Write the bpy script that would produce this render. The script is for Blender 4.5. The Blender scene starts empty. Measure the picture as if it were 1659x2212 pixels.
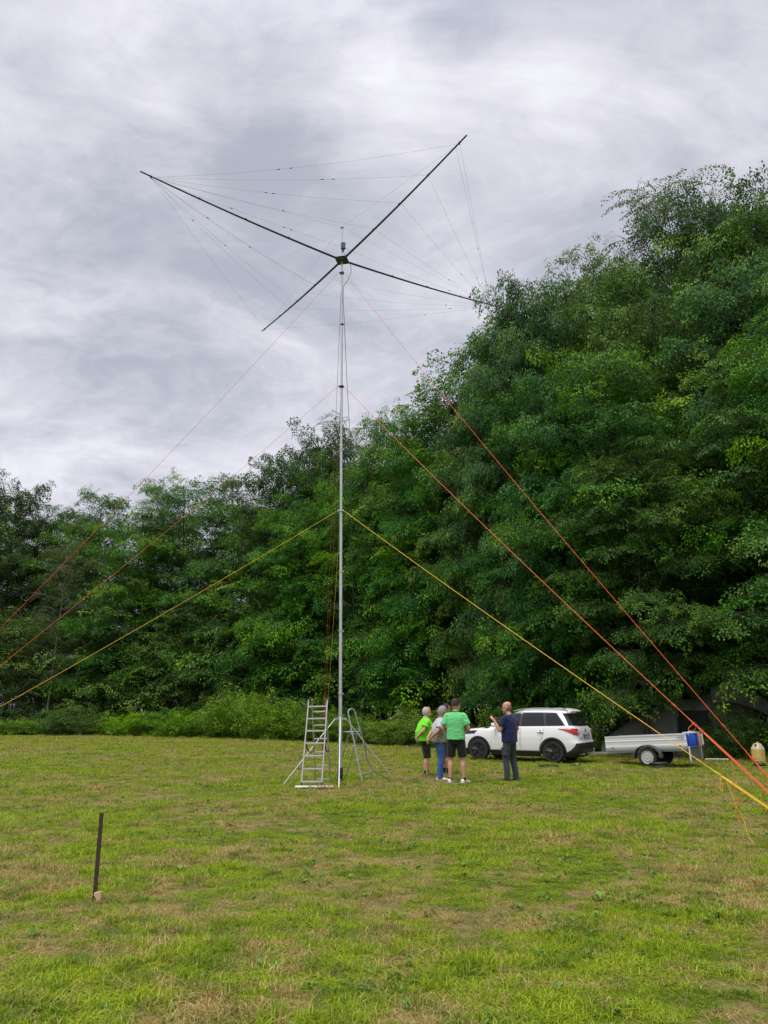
import bpy, bmesh, math, random
import numpy as np
from mathutils import Vector, Matrix, Euler
R = math.radians
SC = bpy.context.scene
COL = SC.collection
rng = np.random.default_rng(7)
random.seed(7)

# ------------------------------------------------------------------ camera
CAM_Z, PITCH, FPX, CX, CY = 1.6, R(14.35), 1661.0, 829.5, 1105.5   # photograph measured as 1659 x 2211
cam_d = bpy.data.cameras.new('camera')
cam = bpy.data.objects.new('camera', cam_d); COL.objects.link(cam)
cam.location = (0, 0, CAM_Z); cam.rotation_euler = (R(90) + PITCH, 0, 0)
cam_d.sensor_fit = 'VERTICAL'; cam_d.sensor_height = 24.0
cam_d.lens = 24.0 * FPX / 2211.0
cam_d.clip_start = 0.1; cam_d.clip_end = 3000
SC.camera = cam

def ray(px, py):
    r, u = px - CX, CY - py
    return Vector((r, FPX*math.cos(PITCH) - u*math.sin(PITCH), FPX*math.sin(PITCH) + u*math.cos(PITCH)))
def gnd(px, py, z=0.0):
    d = ray(px, py); t = (z - CAM_Z)/d.z
    return Vector((d.x*t, d.y*t, z))
def at(px, py, Y):
    d = ray(px, py); t = Y/d.y
    return Vector((d.x*t, Y, CAM_Z + d.z*t))

# ------------------------------------------------------------------ light
SUN_EL, SUN_AZ = R(68), R(215)          # azimuth clockwise from +Y: behind the camera, a little to the left
W = bpy.data.worlds.new('World'); SC.world = W; W.use_nodes = True
SC.view_settings.view_transform = 'Standard'; SC.view_settings.look = 'None'
SC.view_settings.exposure = 1.04; SC.view_settings.gamma = 1.0; SC.view_settings.use_curve_mapping = False

class NT:
    def __init__(s, tree): s.t = tree; s.n = tree.nodes; s.l = tree.links
    def add(s, typ, **kw):
        n = s.n.new(typ)
        for k, v in kw.items():
            if k == 'ins':
                for a, b in v.items():
                    if isinstance(b, bpy.types.NodeSocket): s.l.new(b, n.inputs[a])
                    else: n.inputs[a].default_value = b
            else: setattr(n, k, v)
        return n
    def math(s, op, a, b=0.0, c=None, clamp=False):
        n = s.n.new('ShaderNodeMath'); n.operation = op; n.use_clamp = clamp
        for i, v in enumerate((a, b) if c is None else (a, b, c)):
            if isinstance(v, bpy.types.NodeSocket): s.l.new(v, n.inputs[i])
            else: n.inputs[i].default_value = v
        return n.outputs[0]
    def vmath(s, op, a, b=None):
        n = s.n.new('ShaderNodeVectorMath'); n.operation = op
        for i, v in enumerate((a, b)):
            if v is None: continue
            if isinstance(v, bpy.types.NodeSocket): s.l.new(v, n.inputs[i])
            else: n.inputs[i].default_value = v
        return n
    def mix(s, f, a, b, blend='MIX'):
        n = s.n.new('ShaderNodeMix'); n.data_type = 'RGBA'; n.blend_type = blend
        for i, v in ((0, f), (6, a), (7, b)):
            if isinstance(v, bpy.types.NodeSocket): s.l.new(v, n.inputs[i])
            elif isinstance(v, (tuple, list)): n.inputs[i].default_value = tuple(v) + ((1,) if len(v) == 3 else ())
            else: n.inputs[i].default_value = v
        return n.outputs[2]
    def ramp(s, f, stops, interp='LINEAR'):
        n = s.n.new('ShaderNodeValToRGB'); n.color_ramp.interpolation = interp
        e = n.color_ramp.elements
        while len(e) < len(stops): e.new(0.5)
        for i, (p, c) in enumerate(stops):
            e[i].position = p
            e[i].color = (c, c, c, 1) if isinstance(c, (int, float)) else tuple(c) + (1,)
        s.l.new(f, n.inputs[0]); return n.outputs[0]
    def noise(s, vec, scale, detail=4, rough=0.5, dist=0.0, lac=2.0):
        n = s.add('ShaderNodeTexNoise', ins={'Scale': scale, 'Detail': detail, 'Roughness': rough, 'Distortion': dist, 'Lacunarity': lac})
        if vec is not None: s.l.new(vec, n.inputs['Vector'])
        return n.outputs[0]

def build_world():
    t = NT(W.node_tree); t.n.clear()
    out = t.add('ShaderNodeOutputWorld'); bg = t.add('ShaderNodeBackground')
    sky = t.add('ShaderNodeTexSky', sky_type='NISHITA', sun_disc=False, sun_elevation=SUN_EL, sun_rotation=SUN_AZ)
    d = t.vmath('NORMALIZE', t.add('ShaderNodeTexCoord').outputs['Generated']).outputs[0]
    sep = t.add('ShaderNodeSeparateXYZ', ins={0: d})
    zz = t.math('ADD', t.math('MAXIMUM', sep.outputs[2], 0.0), 0.30)
    px = t.math('DIVIDE', sep.outputs[0], zz); py = t.math('DIVIDE', sep.outputs[1], zz)
    P = t.add('ShaderNodeCombineXYZ', ins={0: px, 1: py, 2: 0.0}).outputs[0]
    # the cloud layer drifts in bands from lower left to upper right
    m = t.add('ShaderNodeMapping', ins={'Vector': P, 'Location': (3.1, 1.7, 0.4), 'Rotation': (0, 0, R(-25)), 'Scale': (0.95, 1.25, 1)}).outputs[0]
    n1 = t.noise(m, 0.9, 3, 0.5, 0.3)
    n2 = t.noise(m, 2.6, 10, 0.60, 0.6)
    n3 = t.noise(m, 9.5, 8, 0.62, 1.1)
    v = t.math('ADD', t.math('MULTIPLY', n1, 0.26), t.math('ADD', t.math('MULTIPLY', n2, 0.74), t.math('MULTIPLY', n3, 0.22)))
    v = t.math('ADD', t.math('MULTIPLY', t.math('SUBTRACT', v, 0.635), 1.45), 0.545)
    # thinner places in the layer, where the light comes through
    warp = t.vmath('SCALE', t.vmath('SUBTRACT', t.add('ShaderNodeTexNoise', ins={'Vector': P, 'Scale': 2.2, 'Detail': 5.0}).outputs['Color'], (0.5, 0.5, 0.5)).outputs[0])
    warp.inputs['Scale'].default_value = 0.30
    dw = t.vmath('NORMALIZE', t.vmath('ADD', d, warp.outputs[0]).outputs[0]).outputs[0]
    def spot(px_, py_, width, amt):
        nonlocal v
        q = ray(px_, py_).normalized()
        c = t.vmath('DOT_PRODUCT', dw, tuple(q)).outputs['Value']
        a = t.math('MULTIPLY', t.math('SUBTRACT', c, 1.0), 1.0/(width*width))
        v = t.math('ADD', v, t.math('MULTIPLY', t.math('EXPONENT', a), amt))
    for s in SPOTS: spot(*s)
    hz = t.math('SUBTRACT', 1.0, t.math('MULTIPLY', sep.outputs[2], 2.4), clamp=True)
    v = t.math('ADD', v, t.math('MULTIPLY', hz, 0.05))
    col = t.ramp(v, [(0.34, (0.46, 0.48, 0.555)), (0.47, (0.595, 0.60, 0.675)), (0.57, (0.71, 0.70, 0.78)), (0.69, (0.83, 0.815, 0.89)), (0.84, (1.0, 0.99, 1.03))], 'B_SPLINE')
    k = t.add('ShaderNodeVectorMath', operation='SCALE', ins={0: col, 'Scale': 4.85}).outputs[0]
    c = t.mix(0.93, sky.outputs[0], k)
    # an overcast sky is brighter overhead than near the horizon
    zen = t.math('ADD', 1.0, t.math('MULTIPLY', t.math('POWER', t.math('SUBTRACT', sep.outputs[2], 0.68, clamp=True), 1.5), 10.0))
    c = t.add('ShaderNodeVectorMath', operation='SCALE', ins={0: c, 'Scale': zen}).outputs[0]
    t.l.new(c, bg.inputs[0]); bg.inputs[1].default_value = 0.1
    t.l.new(bg.outputs[0], out.inputs[0])
SPOTS = [(880, 165, 0.055, 0.24), (1165, 170, 0.042, 0.22), (380, 365, 0.035, 0.12), (700, 60, 0.06, 0.09), (1350, 290, 0.10, 0.08), (120, 560, 0.08, 0.06), (1250, 330, 0.05, 0.07), (30, 60, 0.08, 0.09), (1560, 60, 0.09, 0.05), (920, 600, 0.10, 0.08), (80, 1000, 0.07, 0.12), (60, 700, 0.09, 0.06),
         (640, 340, 0.10, -0.13), (500, 200, 0.08, -0.03), (330, 200, .10, .05), (1240, 430, 0.08, -0.09), (250, 830, 0.12, -0.05), (1010, 60, 0.05, -0.04), (500, 300, 0.06, -0.06), (860, 240, 0.03, -0.07)]
build_world()
sd = bpy.data.lights.new('sun', 'SUN'); sd.energy = 1.5; sd.angle = R(38); sd.color = (1.0, 0.965, 0.90)
sun = bpy.data.objects.new('sun', sd); COL.objects.link(sun)
sv = Vector((math.cos(SUN_EL)*math.sin(SUN_AZ), math.cos(SUN_EL)*math.cos(SUN_AZ), math.sin(SUN_EL)))
sun.rotation_euler = sv.to_track_quat('Z', 'Y').to_euler()
sun.location = (0, -20, 60)
cy = SC.cycles
cy.max_bounces = 6; cy.diffuse_bounces = 3; cy.glossy_bounces = 3; cy.transmission_bounces = 4; cy.transparent_max_bounces = 6
cy.use_denoising = True; cy.caustics_reflective = False; cy.caustics_refractive = False
cy.sample_clamp_indirect = 4.0

# ------------------------------------------------------------------ helpers
def mesh_np(name, V, F, mat=None, attrs=None, smooth=False):
    me = bpy.data.meshes.new(name)
    V = np.ascontiguousarray(V, dtype=np.float32); F = np.ascontiguousarray(F, dtype=np.int32)
    k = F.shape[1]
    me.vertices.add(len(V)); me.vertices.foreach_set('co', V.ravel())
    me.loops.add(F.size); me.loops.foreach_set('vertex_index', F.ravel())
    me.polygons.add(len(F))
    me.polygons.foreach_set('loop_start', np.arange(0, F.size, k, dtype=np.int32))
    try: me.polygons.foreach_set('loop_total', np.full(len(F), k, dtype=np.int32))
    except Exception: pass
    if smooth: me.polygons.foreach_set('use_smooth', np.ones(len(F), dtype=bool))
    for an, arr in (attrs or {}).items():
        a = me.attributes.new(an, 'FLOAT', 'POINT'); a.data.foreach_set('value', np.ascontiguousarray(arr, dtype=np.float32))
    me.update(calc_edges=True)
    if mat: me.materials.append(mat)
    return me
def link(name, data, parent=None, loc=None):
    o = bpy.data.objects.new(name, data); COL.objects.link(o)
    if parent is not None: o.parent = parent
    if loc is not None: o.location = loc
    return o
def tag(o, label=None, cat=None, group=None, kind=None):
    if label: o['label'] = label
    if cat: o['category'] = cat
    if group: o['group'] = group
    if kind: o['kind'] = kind
    return o
def empty(name, loc=(0, 0, 0), rz=0.0, label=None, cat=None, group=None):
    o = bpy.data.objects.new(name, None); COL.objects.link(o)
    o.location = loc; o.rotation_euler = (0, 0, rz); o.empty_display_size = 0.2
    return tag(o, label, cat, group)
def copy_tree(o, parent=None):
    c = o.copy(); COL.objects.link(c)
    if parent is not None: c.parent = parent
    for ch in list(o.children): copy_tree(ch, c)
    return c

def material(name):
    m = bpy.data.materials.new(name); m.use_nodes = True
    t = NT(m.node_tree); t.n.clear()
    out = t.add('ShaderNodeOutputMaterial')
    return m, t, out
def simple(name, col, rough=0.6, metal=0.0, var=0.15, scale=12.0, bump=0.0, spec=0.5, bscale=None):
    m, t, out = material(name)
    b = t.add('ShaderNodeBsdfPrincipled', ins={'Roughness': rough, 'Metallic': metal, 'Specular IOR Level': spec})
    tc = t.add('ShaderNodeTexCoord').outputs['Object']
    n = t.noise(tc, scale, 5, 0.6)
    lo = tuple(c*(1-var) for c in col); hi = tuple(min(1, c*(1+var)) for c in col)
    t.l.new(t.ramp(n, [(0.3, lo), (0.7, hi)]), b.inputs['Base Color'])
    if bump:
        bn = t.add('ShaderNodeBump', ins={'Strength': bump, 'Distance': 0.01, 'Height': t.noise(tc, bscale or scale*4, 4, 0.6)})
        t.l.new(bn.outputs[0], b.inputs['Normal'])
    t.l.new(b.outputs[0], out.inputs[0])
    return m

# ------------------------------------------------------------------ the field
def patch_mask(t, pos):
    """0 = lush green, 1 = dried out: where the meadow has burnt in patches"""
    a = t.noise(pos, 0.42, 3, 0.55, 0.4); b = t.noise(pos, 1.7, 4, 0.6, 0.5); c = t.noise(pos, 6.0, 3, 0.6)
    v = t.math('ADD', t.math('MULTIPLY', a, 0.40), t.math('ADD', t.math('MULTIPLY', b, 0.42), t.math('MULTIPLY', c, 0.28)))
    return t.ramp(v, [(0.44, 0.0), (0.65, 1.0)])
def ground_mat():
    m, t, out = material('meadow_soil')
    pos = t.add('ShaderNodeNewGeometry').outputs['Position']
    v = patch_mask(t, pos)
    f = t.ramp(t.noise(pos, 30, 8, 0.75), [(0.32, 0.0), (0.66, 1.0)])
    f2 = t.noise(pos, 160, 3, 0.7)
    g = t.mix(f, (0.045, 0.075, 0.008), (0.21, 0.27, 0.022))
    dcol = t.mix(f, (0.21, 0.15, 0.055), (0.42, 0.34, 0.14))
    c = t.mix(t.ramp(v, [(0.42, 0.0), (0.68, 1.0)]), g, dcol)
    c = t.mix(t.math('MULTIPLY', f2, 0.5), c, (0.03, 0.03, 0.01))
    b = t.add('ShaderNodeBsdfPrincipled', ins={'Base Color': c, 'Roughness': 0.95, 'Specular IOR Level': 0.1})
    bn = t.add('ShaderNodeBump', ins={'Strength': 0.7, 'Distance': 0.03, 'Height': f})
    t.l.new(bn.outputs[0], b.inputs['Normal']); t.l.new(b.outputs[0], out.inputs[0])
    return m
def litter_mat():
    m, t, out = material('leaf_litter')
    pos = t.add('ShaderNodeNewGeometry').outputs['Position']
    f = t.noise(pos, 14, 6, 0.7)
    c = t.ramp(f, [(0.3, (0.02, 0.016, 0.009)), (0.55, (0.05, 0.036, 0.018)), (0.75, (0.05, 0.065, 0.02))])
    b = t.add('ShaderNodeBsdfPrincipled', ins={'Base Color': c, 'Roughness': 0.95, 'Specular IOR Level': 0.1})
    t.l.new(b.outputs[0], out.inputs[0]); return m
# edge of the wood, from far left to near right (x, y)
EDGE = [(-140, 66), (-60, 59), (-27, 54), (-12.6, 49.5), (-3.3, 43), (1.5, 37.5), (7.5, 31), (12.5, 26.5), (19, 21.5), (30, 16), (60, 8), (140, -5)]
def edge_y(x):
    for (x0, y0), (x1, y1) in zip(EDGE, EDGE[1:]):
        if x0 <= x <= x1: return y0 + (y1-y0)*(x-x0)/(x1-x0)
    return EDGE[-1][1]
def und(x, y): return 0.03*math.sin(x*0.9+1.3*math.sin(y*.5)) * math.sin(y*0.7+.6)
def build_ground():
    xs = np.concatenate([np.linspace(-1500, -62, 24), np.arange(-60, 60.1, 0.8), np.linspace(62, 1500, 24)])
    ys = np.concatenate([np.linspace(-1500, -12, 24), np.arange(-10, 60.1, 0.8), np.linspace(62, 1500, 24)])
    X, Y = np.meshgrid(xs, ys, indexing='ij')
    Z = 0.02*np.sin(X*0.9+1.3*np.sin(Y*.5))*np.sin(Y*0.7+.6) - 0.02
    V = np.stack([X, Y, Z], -1).reshape(-1, 3)
    n, k = len(xs), len(ys)
    I = np.arange(n*k).reshape(n, k)
    F = np.stack([I[:-1, :-1], I[1:, :-1], I[1:, 1:], I[:-1, 1:]], -1).reshape(-1, 4)
    o = link('field', mesh_np('field', V, F, ground_mat(), smooth=True)); tag(o, kind='structure')
    # forest floor: a sheet a little above the field from the wood's edge backwards
    pts = EDGE; V = []; F = []
    for (x, y) in pts: V += [(x, y+1.2, 0.012), (x*1.2+30, y+160, 0.012)]
    for i in range(len(pts)-1): F.append((2*i, 2*i+2, 2*i+3, 2*i+1))
    o = link('forest_floor', mesh_np('forest_floor', np.array(V), np.array(F), litter_mat())); tag(o, kind='structure')
build_ground()

# ------------------------------------------------------------------ grass (nobody could count it)
def blade_mat(name, weeds=False):
    m, t, out = material(name)
    pos = t.add('ShaderNodeNewGeometry').outputs['Position']
    tint = t.add('ShaderNodeAttribute', attribute_name='tint').outputs['Fac']
    v = patch_mask(t, pos)
    if weeds:
        c = t.mix(tint, (0.075, 0.165, 0.018), (0.22, 0.34, 0.045))
    else:
        dry = t.ramp(t.math('ADD', v, t.math('MULTIPLY', t.math('SUBTRACT', tint, 0.5), 0.42)), [(0.46, 0.0), (0.76, 1.0)])
        g = t.ramp(tint, [(0.0, (0.135, 0.23, 0.006)), (0.5, (0.30, 0.395, 0.012)), (1.0, (0.45, 0.51, 0.028))])
        d = t.ramp(t.math('FRACT', t.math('MULTIPLY', tint, 7.3)), [(0.0, (0.27, 0.155, 0.045)), (0.45, (0.44, 0.335, 0.10)), (1.0, (0.60, 0.51, 0.23))])
        c = t.mix(dry, g, d)
        c = t.mix(t.ramp(t.noise(pos, 2.3, 4, .6), [(.38, .5), (.52, 0.0)]), c, (0.075, 0.155, 0.012))     # darker clover-rich spots
    df = t.add('ShaderNodeBsdfPrincipled', ins={'Base Color': c, 'Roughness': 0.55, 'Specular IOR Level': 0.25})
    tr = t.add('ShaderNodeBsdfTranslucent', ins={'Color': c})
    mx = t.add('ShaderNodeMixShader', ins={0: 0.3, 1: df.outputs[0], 2: tr.outputs[0]})
    t.l.new(mx.outputs[0], out.inputs[0]); return m
def tuft_mesh(name, r, n, rad, h0, h1, lean, w, mat, long_n=0):
    V = []; F = []; T = []
    for i in range(n+long_n):
        a = r.uniform(0, 2*math.pi); q = rad*math.sqrt(r.uniform()); x, y = q*math.cos(a), q*math.sin(a)
        h = r.uniform(h0, h1) if i < n else r.uniform(h1*1.3, h1*2.3)
        ln = abs(r.normal(0, lean))*(1 if i < n else 0.5); b = r.uniform(0, 2*math.pi)
        dx, dy = math.cos(b), math.sin(b); sx, sy = -dy, dx; ww = w*r.uniform(.7, 1.3)*(1 if i < n else .6)
        tt = r.uniform()
        k = len(V)
        for s, wf in ((0, 1), (.45, .9), (.8, .55)):
            up = h*math.sin(min(1.45, s*1.2))/max(.3, 1+ln*.9) ; ou = h*ln*s*s*1.4
            V += [(x+dx*ou-sx*ww*wf/2, y+dy*ou-sy*ww*wf/2, up), (x+dx*ou+sx*ww*wf/2, y+dy*ou+sy*ww*wf/2, up)]; T += [tt]*2
        s = 1.0; up = h*.95/max(.3, 1+ln*.9)*(1 if ln < .8 else .85); ou = h*ln*1.5
        V.append((x+dx*ou, y+dy*ou, up)); V.append((x+dx*ou+sx*ww*.1, y+dy*ou+sy*ww*.1, up)); T += [tt]*2
        for j in range(3): F.append((k+2*j, k+2*j+1, k+2*j+3, k+2*j+2))
    return mesh_np(name, np.array(V), np.array(F), mat, {'tint': T})
def weed_mesh(name, r, n, mat):
    V = []; F = []; T = []
    for i in range(n):
        a = r.uniform(0, 6.28); L = r.uniform(.05, .13); w = L*r.uniform(.3, .55); el = r.uniform(.15, .9)
        q = r.uniform(0, .07); b = r.uniform(0, 6.28); ox, oy = q*math.cos(b), q*math.sin(b)
        dx, dy = math.cos(a), math.sin(a); sx, sy = -dy, dx; k = len(V); tt = r.uniform()
        for s, wf, zf in ((.15, .25, .1), (.5, 1, .75), (.85, .7, .95)):
            V += [(ox+dx*L*s-sx*w*wf/2, oy+dy*L*s-sy*w*wf/2, .012+L*el*zf*.8), (ox+dx*L*s+sx*w*wf/2, oy+dy*L*s+sy*w*wf/2, .012+L*el*zf*.8)]; T += [tt]*2
        V += [(ox+dx*L, oy+dy*L, .012+L*el*.75), (ox+dx*L+.002*sx, oy+dy*L+.002*sy, .012+L*el*.75)]; T += [tt]*2
        for j in range(3): F.append((k+2*j, k+2*j+1, k+2*j+3, k+2*j+2))
    return mesh_np(name, np.array(V), np.array(F), mat, {'tint': T})
def scatter(name, protos, P, rot, scl, idx, label):
    """one object: points carrying tufts through geometry nodes"""
    me = bpy.data.meshes.new(name); me.vertices.add(len(P)); me.vertices.foreach_set('co', np.ascontiguousarray(P, dtype=np.float32).ravel())
    for an, arr, ty in (('rz', rot, 'FLOAT'), ('sc', scl, 'FLOAT'), ('pick', idx, 'INT')):
        a = me.attributes.new(an, ty, 'POINT'); a.data.foreach_set('value', np.ascontiguousarray(arr, dtype=np.float32 if ty == 'FLOAT' else np.int32))
    me.update()
    o = link(name, me); tag(o, label, kind='stuff')
    ng = bpy.data.node_groups.new(name, 'GeometryNodeTree')
    ng.interface.new_socket('Geometry', in_out='INPUT', socket_type='NodeSocketGeometry')
    ng.interface.new_socket('Geometry', in_out='OUTPUT', socket_type='NodeSocketGeometry')
    n, l = ng.nodes, ng.links
    gi, go = n.new('NodeGroupInput'), n.new('NodeGroupOutput')
    cl = bpy.data.collections.new(name + '_tufts')
    for i, me2 in enumerate(protos): cl.objects.link(bpy.data.objects.new('tuft_%02d' % i, me2))
    ci = n.new('GeometryNodeCollectionInfo'); ci.inputs['Collection'].default_value = cl; ci.inputs['Separate Children'].default_value = True; ci.inputs['Reset Children'].default_value = True
    ip = n.new('GeometryNodeInstanceOnPoints'); ip.inputs['Pick Instance'].default_value = True
    def attr(nm, ty):
        a = n.new('GeometryNodeInputNamedAttribute'); a.data_type = ty; a.inputs[0].default_value = nm; return a.outputs[0]
    cx = n.new('ShaderNodeCombineXYZ'); l.new(attr('rz', 'FLOAT'), cx.inputs[2])
    l.new(gi.outputs[0], ip.inputs['Points']); l.new(ci.outputs[0], ip.inputs['Instance'])
    l.new(attr('pick', 'INT'), ip.inputs['Instance Index']); l.new(cx.outputs[0], ip.inputs['Rotation']); l.new(attr('sc', 'FLOAT'), ip.inputs['Scale'])
    l.new(ip.outputs[0], go.inputs[0])
    mod = o.modifiers.new('tufts', 'NODES'); mod.node_group = ng
    return o
def build_grass():
    r = np.random.default_rng(11)
    bm_, wm_ = blade_mat('grass_blade'), blade_mat('weed_leaf', True)
    protos = [tuft_mesh('tuft', r, 58, .10, .014, .046, 1.4, .0036, bm_, long_n=(1 if i % 4 == 0 else 0)) for i in range(7)]
    protos += [tuft_mesh('tuft', r, 70, .07, .03, .075, .8, .0040, bm_, long_n=1) for i in range(2)]
    protos += [tuft_mesh('tuft', r, 46, .12, .010, .036, 3.0, .0038, bm_) for i in range(3)]
    P = []; S = []; I = []
    def band(y0, y1, dens, sc, half):
        area = (y1-y0)*((y0+y1)*half+6); n = int(area*dens)
        y = np.sqrt(r.uniform(y0*y0, y1*y1, n)); x = r.uniform(-1, 1, n)*(y*half+3)
        P.append(np.stack([x, y, np.full(n, -.012)], 1)); S.append(sc*r.uniform(.65, 1.35, n))
        u = r.uniform(0, 1, n); I.append(np.where(u < .62, r.integers(0, 7, n), np.where(u < .70, r.integers(7, 9, n), r.integers(9, 12, n))))
    band(3.6, 9, 215, 1.0, .56); band(9, 16, 125, 1.15, .54); band(16, 27, 64, 1.5, .54); band(27, 60, 20, 2.1, .55)
    P = np.concatenate(P); S = np.concatenate(S); I = np.concatenate(I)
    pn = sum(a*np.sin(P[:, 0]*kx+P[:, 1]*ky+ph) for a, kx, ky, ph in ((.5, .9, .5, 0), (.5, -.6, 1.3, 1), (.4, 2.1, -1.7, 2), (.35, 3.9, 2.8, 3), (.3, -5.5, 4.6, 4)))
    S = S*np.clip(1+.34*pn, .5, 1.5)
    hole = r.uniform(0, 1, len(P)) > np.clip(.80+.4*pn, .50, 1); P, S, I = P[~hole], S[~hole], I[~hole]
    ex = np.array([p[0] for p in EDGE]); ey = np.array([p[1] for p in EDGE])
    ne = 2600; xe = r.uniform(-32, 16, ne); fr = np.stack([xe, np.interp(xe, ex, ey)-.3+r.normal(0, .55, ne), np.full(ne, -.012)], 1)     # uncut fringe in front of the bushes
    P = np.concatenate([P, fr]); S = np.concatenate([S, r.uniform(2.5, 6.0, ne)]); I = np.concatenate([I, r.integers(7, 9, ne)])
    keep = P[:, 1] < np.interp(P[:, 0], ex, ey) + 0.8
    P, S, I = P[keep], S[keep], I[keep]
    P[:, 2] += 0.02*np.sin(P[:, 0]*0.9+1.3*np.sin(P[:, 1]*.5))*np.sin(P[:, 1]*0.7+.6)
    scatter('grass', protos, P, r.uniform(0, 6.28, len(P)), S, I, 'short patchy meadow grass, green with straw-dry areas')
    wp = [weed_mesh('weed', r, k, wm_) for k in (7, 9, 12, 6, 16)]
    Q = []
    for c in range(4200):
        y = math.sqrt(r.uniform(4*4, 34*34)); x = r.uniform(-1, 1)*(y*.55+2)
        for j in range(int(r.integers(1, 7))): Q.append((x+r.normal(0, .16), y+r.normal(0, .16), -.01))
    Q = np.array(Q); Q = Q[Q[:, 1] < np.interp(Q[:, 0], ex, ey)]
    scatter('weeds', wp, Q, r.uniform(0, 6.28, len(Q)), r.uniform(.18, .50, len(Q))*np.where(r.uniform(0, 1, len(Q)) > .96, 1.7, 1.0), r.integers(0, 5, len(Q)), 'broad-leaved clover and plantain scattered through the meadow grass')
build_grass()


# ------------------------------------------------------------------ trees and bushes
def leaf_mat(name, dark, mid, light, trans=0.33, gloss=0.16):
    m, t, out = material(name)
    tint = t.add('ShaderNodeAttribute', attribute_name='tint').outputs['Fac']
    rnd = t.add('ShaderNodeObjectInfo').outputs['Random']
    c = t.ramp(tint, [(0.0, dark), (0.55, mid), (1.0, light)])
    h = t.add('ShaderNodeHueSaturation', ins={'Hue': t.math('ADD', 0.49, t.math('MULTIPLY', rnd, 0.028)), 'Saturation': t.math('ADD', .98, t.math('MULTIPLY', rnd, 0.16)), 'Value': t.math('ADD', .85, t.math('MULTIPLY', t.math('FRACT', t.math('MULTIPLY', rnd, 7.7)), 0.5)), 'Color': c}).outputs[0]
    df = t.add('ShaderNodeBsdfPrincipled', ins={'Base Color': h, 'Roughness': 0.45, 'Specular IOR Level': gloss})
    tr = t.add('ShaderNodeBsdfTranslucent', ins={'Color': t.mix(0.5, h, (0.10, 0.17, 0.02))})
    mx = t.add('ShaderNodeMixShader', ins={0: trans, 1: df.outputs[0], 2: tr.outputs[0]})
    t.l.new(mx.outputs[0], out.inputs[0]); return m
def bark_mat(name, a, b, sc=(6, 6, 1.2)):
    m, t, out = material(name)
    tc = t.add('ShaderNodeMapping', ins={'Vector': t.add('ShaderNodeTexCoord').outputs['Object'], 'Scale': sc}).outputs[0]
    n = t.noise(tc, 3.0, 8, 0.65, 0.4)
    bs = t.add('ShaderNodeBsdfPrincipled', ins={'Base Color': t.ramp(n, [(0.35, a), (0.65, b)]), 'Roughness': 0.9, 'Specular IOR Level': 0.15})
    t.l.new(t.add('ShaderNodeBump', ins={'Strength': .6, 'Distance': .02, 'Height': n}).outputs[0], bs.inputs['Normal'])
    t.l.new(bs.outputs[0], out.inputs[0]); return m
M_HORN = leaf_mat('hornbeam_leaf', (0.024, 0.076, 0.020), (0.064, 0.160, 0.031), (0.225, 0.355, 0.034))
M_LIME = leaf_mat('lime_leaf', (0.024, 0.074, 0.027), (0.058, 0.146, 0.048), (0.185, 0.31, 0.060))  # cooler green: the pale veil over the upper crowns is put into the colour
M_BIRCH = leaf_mat('birch_leaf', (0.040, 0.062, 0.026), (0.072, 0.105, 0.042), (0.125, 0.165, 0.062))
M_OAK = leaf_mat('oak_leaf', (0.020, 0.056, 0.024), (0.046, 0.108, 0.042), (0.105, 0.195, 0.062))  # blue-green, with the veil on the high crowns painted into the leaf colour
M_BRAM = leaf_mat('bramble_leaf', (0.036, 0.085, 0.015), (0.105, 0.195, 0.024), (0.23, 0.34, 0.042))
M_BARK = bark_mat('grey_bark', (0.035, 0.030, 0.024), (0.10, 0.09, 0.075))
M_BIRCHBARK = bark_mat('birch_bark', (0.10, 0.09, 0.08), (0.42, 0.40, 0.37), (3, 3, 5))

def leaves(r, p, d, up, L, Wd):
    """diamond leaves: p base, d direction, up normal -> verts (n,4,3)"""
    d = d/np.linalg.norm(d, axis=1, keepdims=True)
    s = np.cross(up, d); s /= np.linalg.norm(s, axis=1, keepdims=True)+1e-9
    n = np.cross(d, s)
    L = L[:, None]; Wd = Wd[:, None]
    mid = p + d*L*.45
    return np.stack([p, mid+s*Wd*.5+n*Wd*.12, p+d*L-n*L*.12, mid-s*Wd*.5+n*Wd*.12], 1)
def make_spray(r, L=1.15, leaf=.105, droop=.28, spread=.5, step=.062, hang=.35, nside=7):
    P = []; D = []
    def twig(o, dirv, ln):
        k = max(2, int(ln/step)); side = 1
        for i in range(k):
            s = (i+1)/k*ln
            pt = o + dirv*s + np.array([0, 0, -droop*(s*s)*.5])
            dv = dirv*.75 + side*.7*np.cross([0, 0, 1], dirv) + np.array([0, 0, -hang])+r.normal(0, .18, 3)
            P.append(pt); D.append(dv); side = -side
    ax = np.array([1., 0, 0]); twig(np.zeros(3), ax, L)
    for i in range(nside):
        s = (.10+.82*(i+.5)/nside)*L
        for sd in (-1, 1):
            a = sd*r.uniform(.75, 1.1); ln = spread*L*(1-.72*s/L)*r.uniform(.75, 1.2)
            o = np.array([s, 0, -droop*s*s*.5/L])
            twig(o, np.array([math.cos(a), math.sin(a), r.uniform(-.25, .05)]), ln)
    P = np.array(P); D = np.array(D); n = len(P)
    up = np.tile([0, 0, 1.], (n, 1)) + r.normal(0, .32, (n, 3))
    return leaves(r, P, D, up, leaf*r.uniform(.7, 1.25, n), leaf*.58*r.uniform(.8, 1.2, n))
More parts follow.
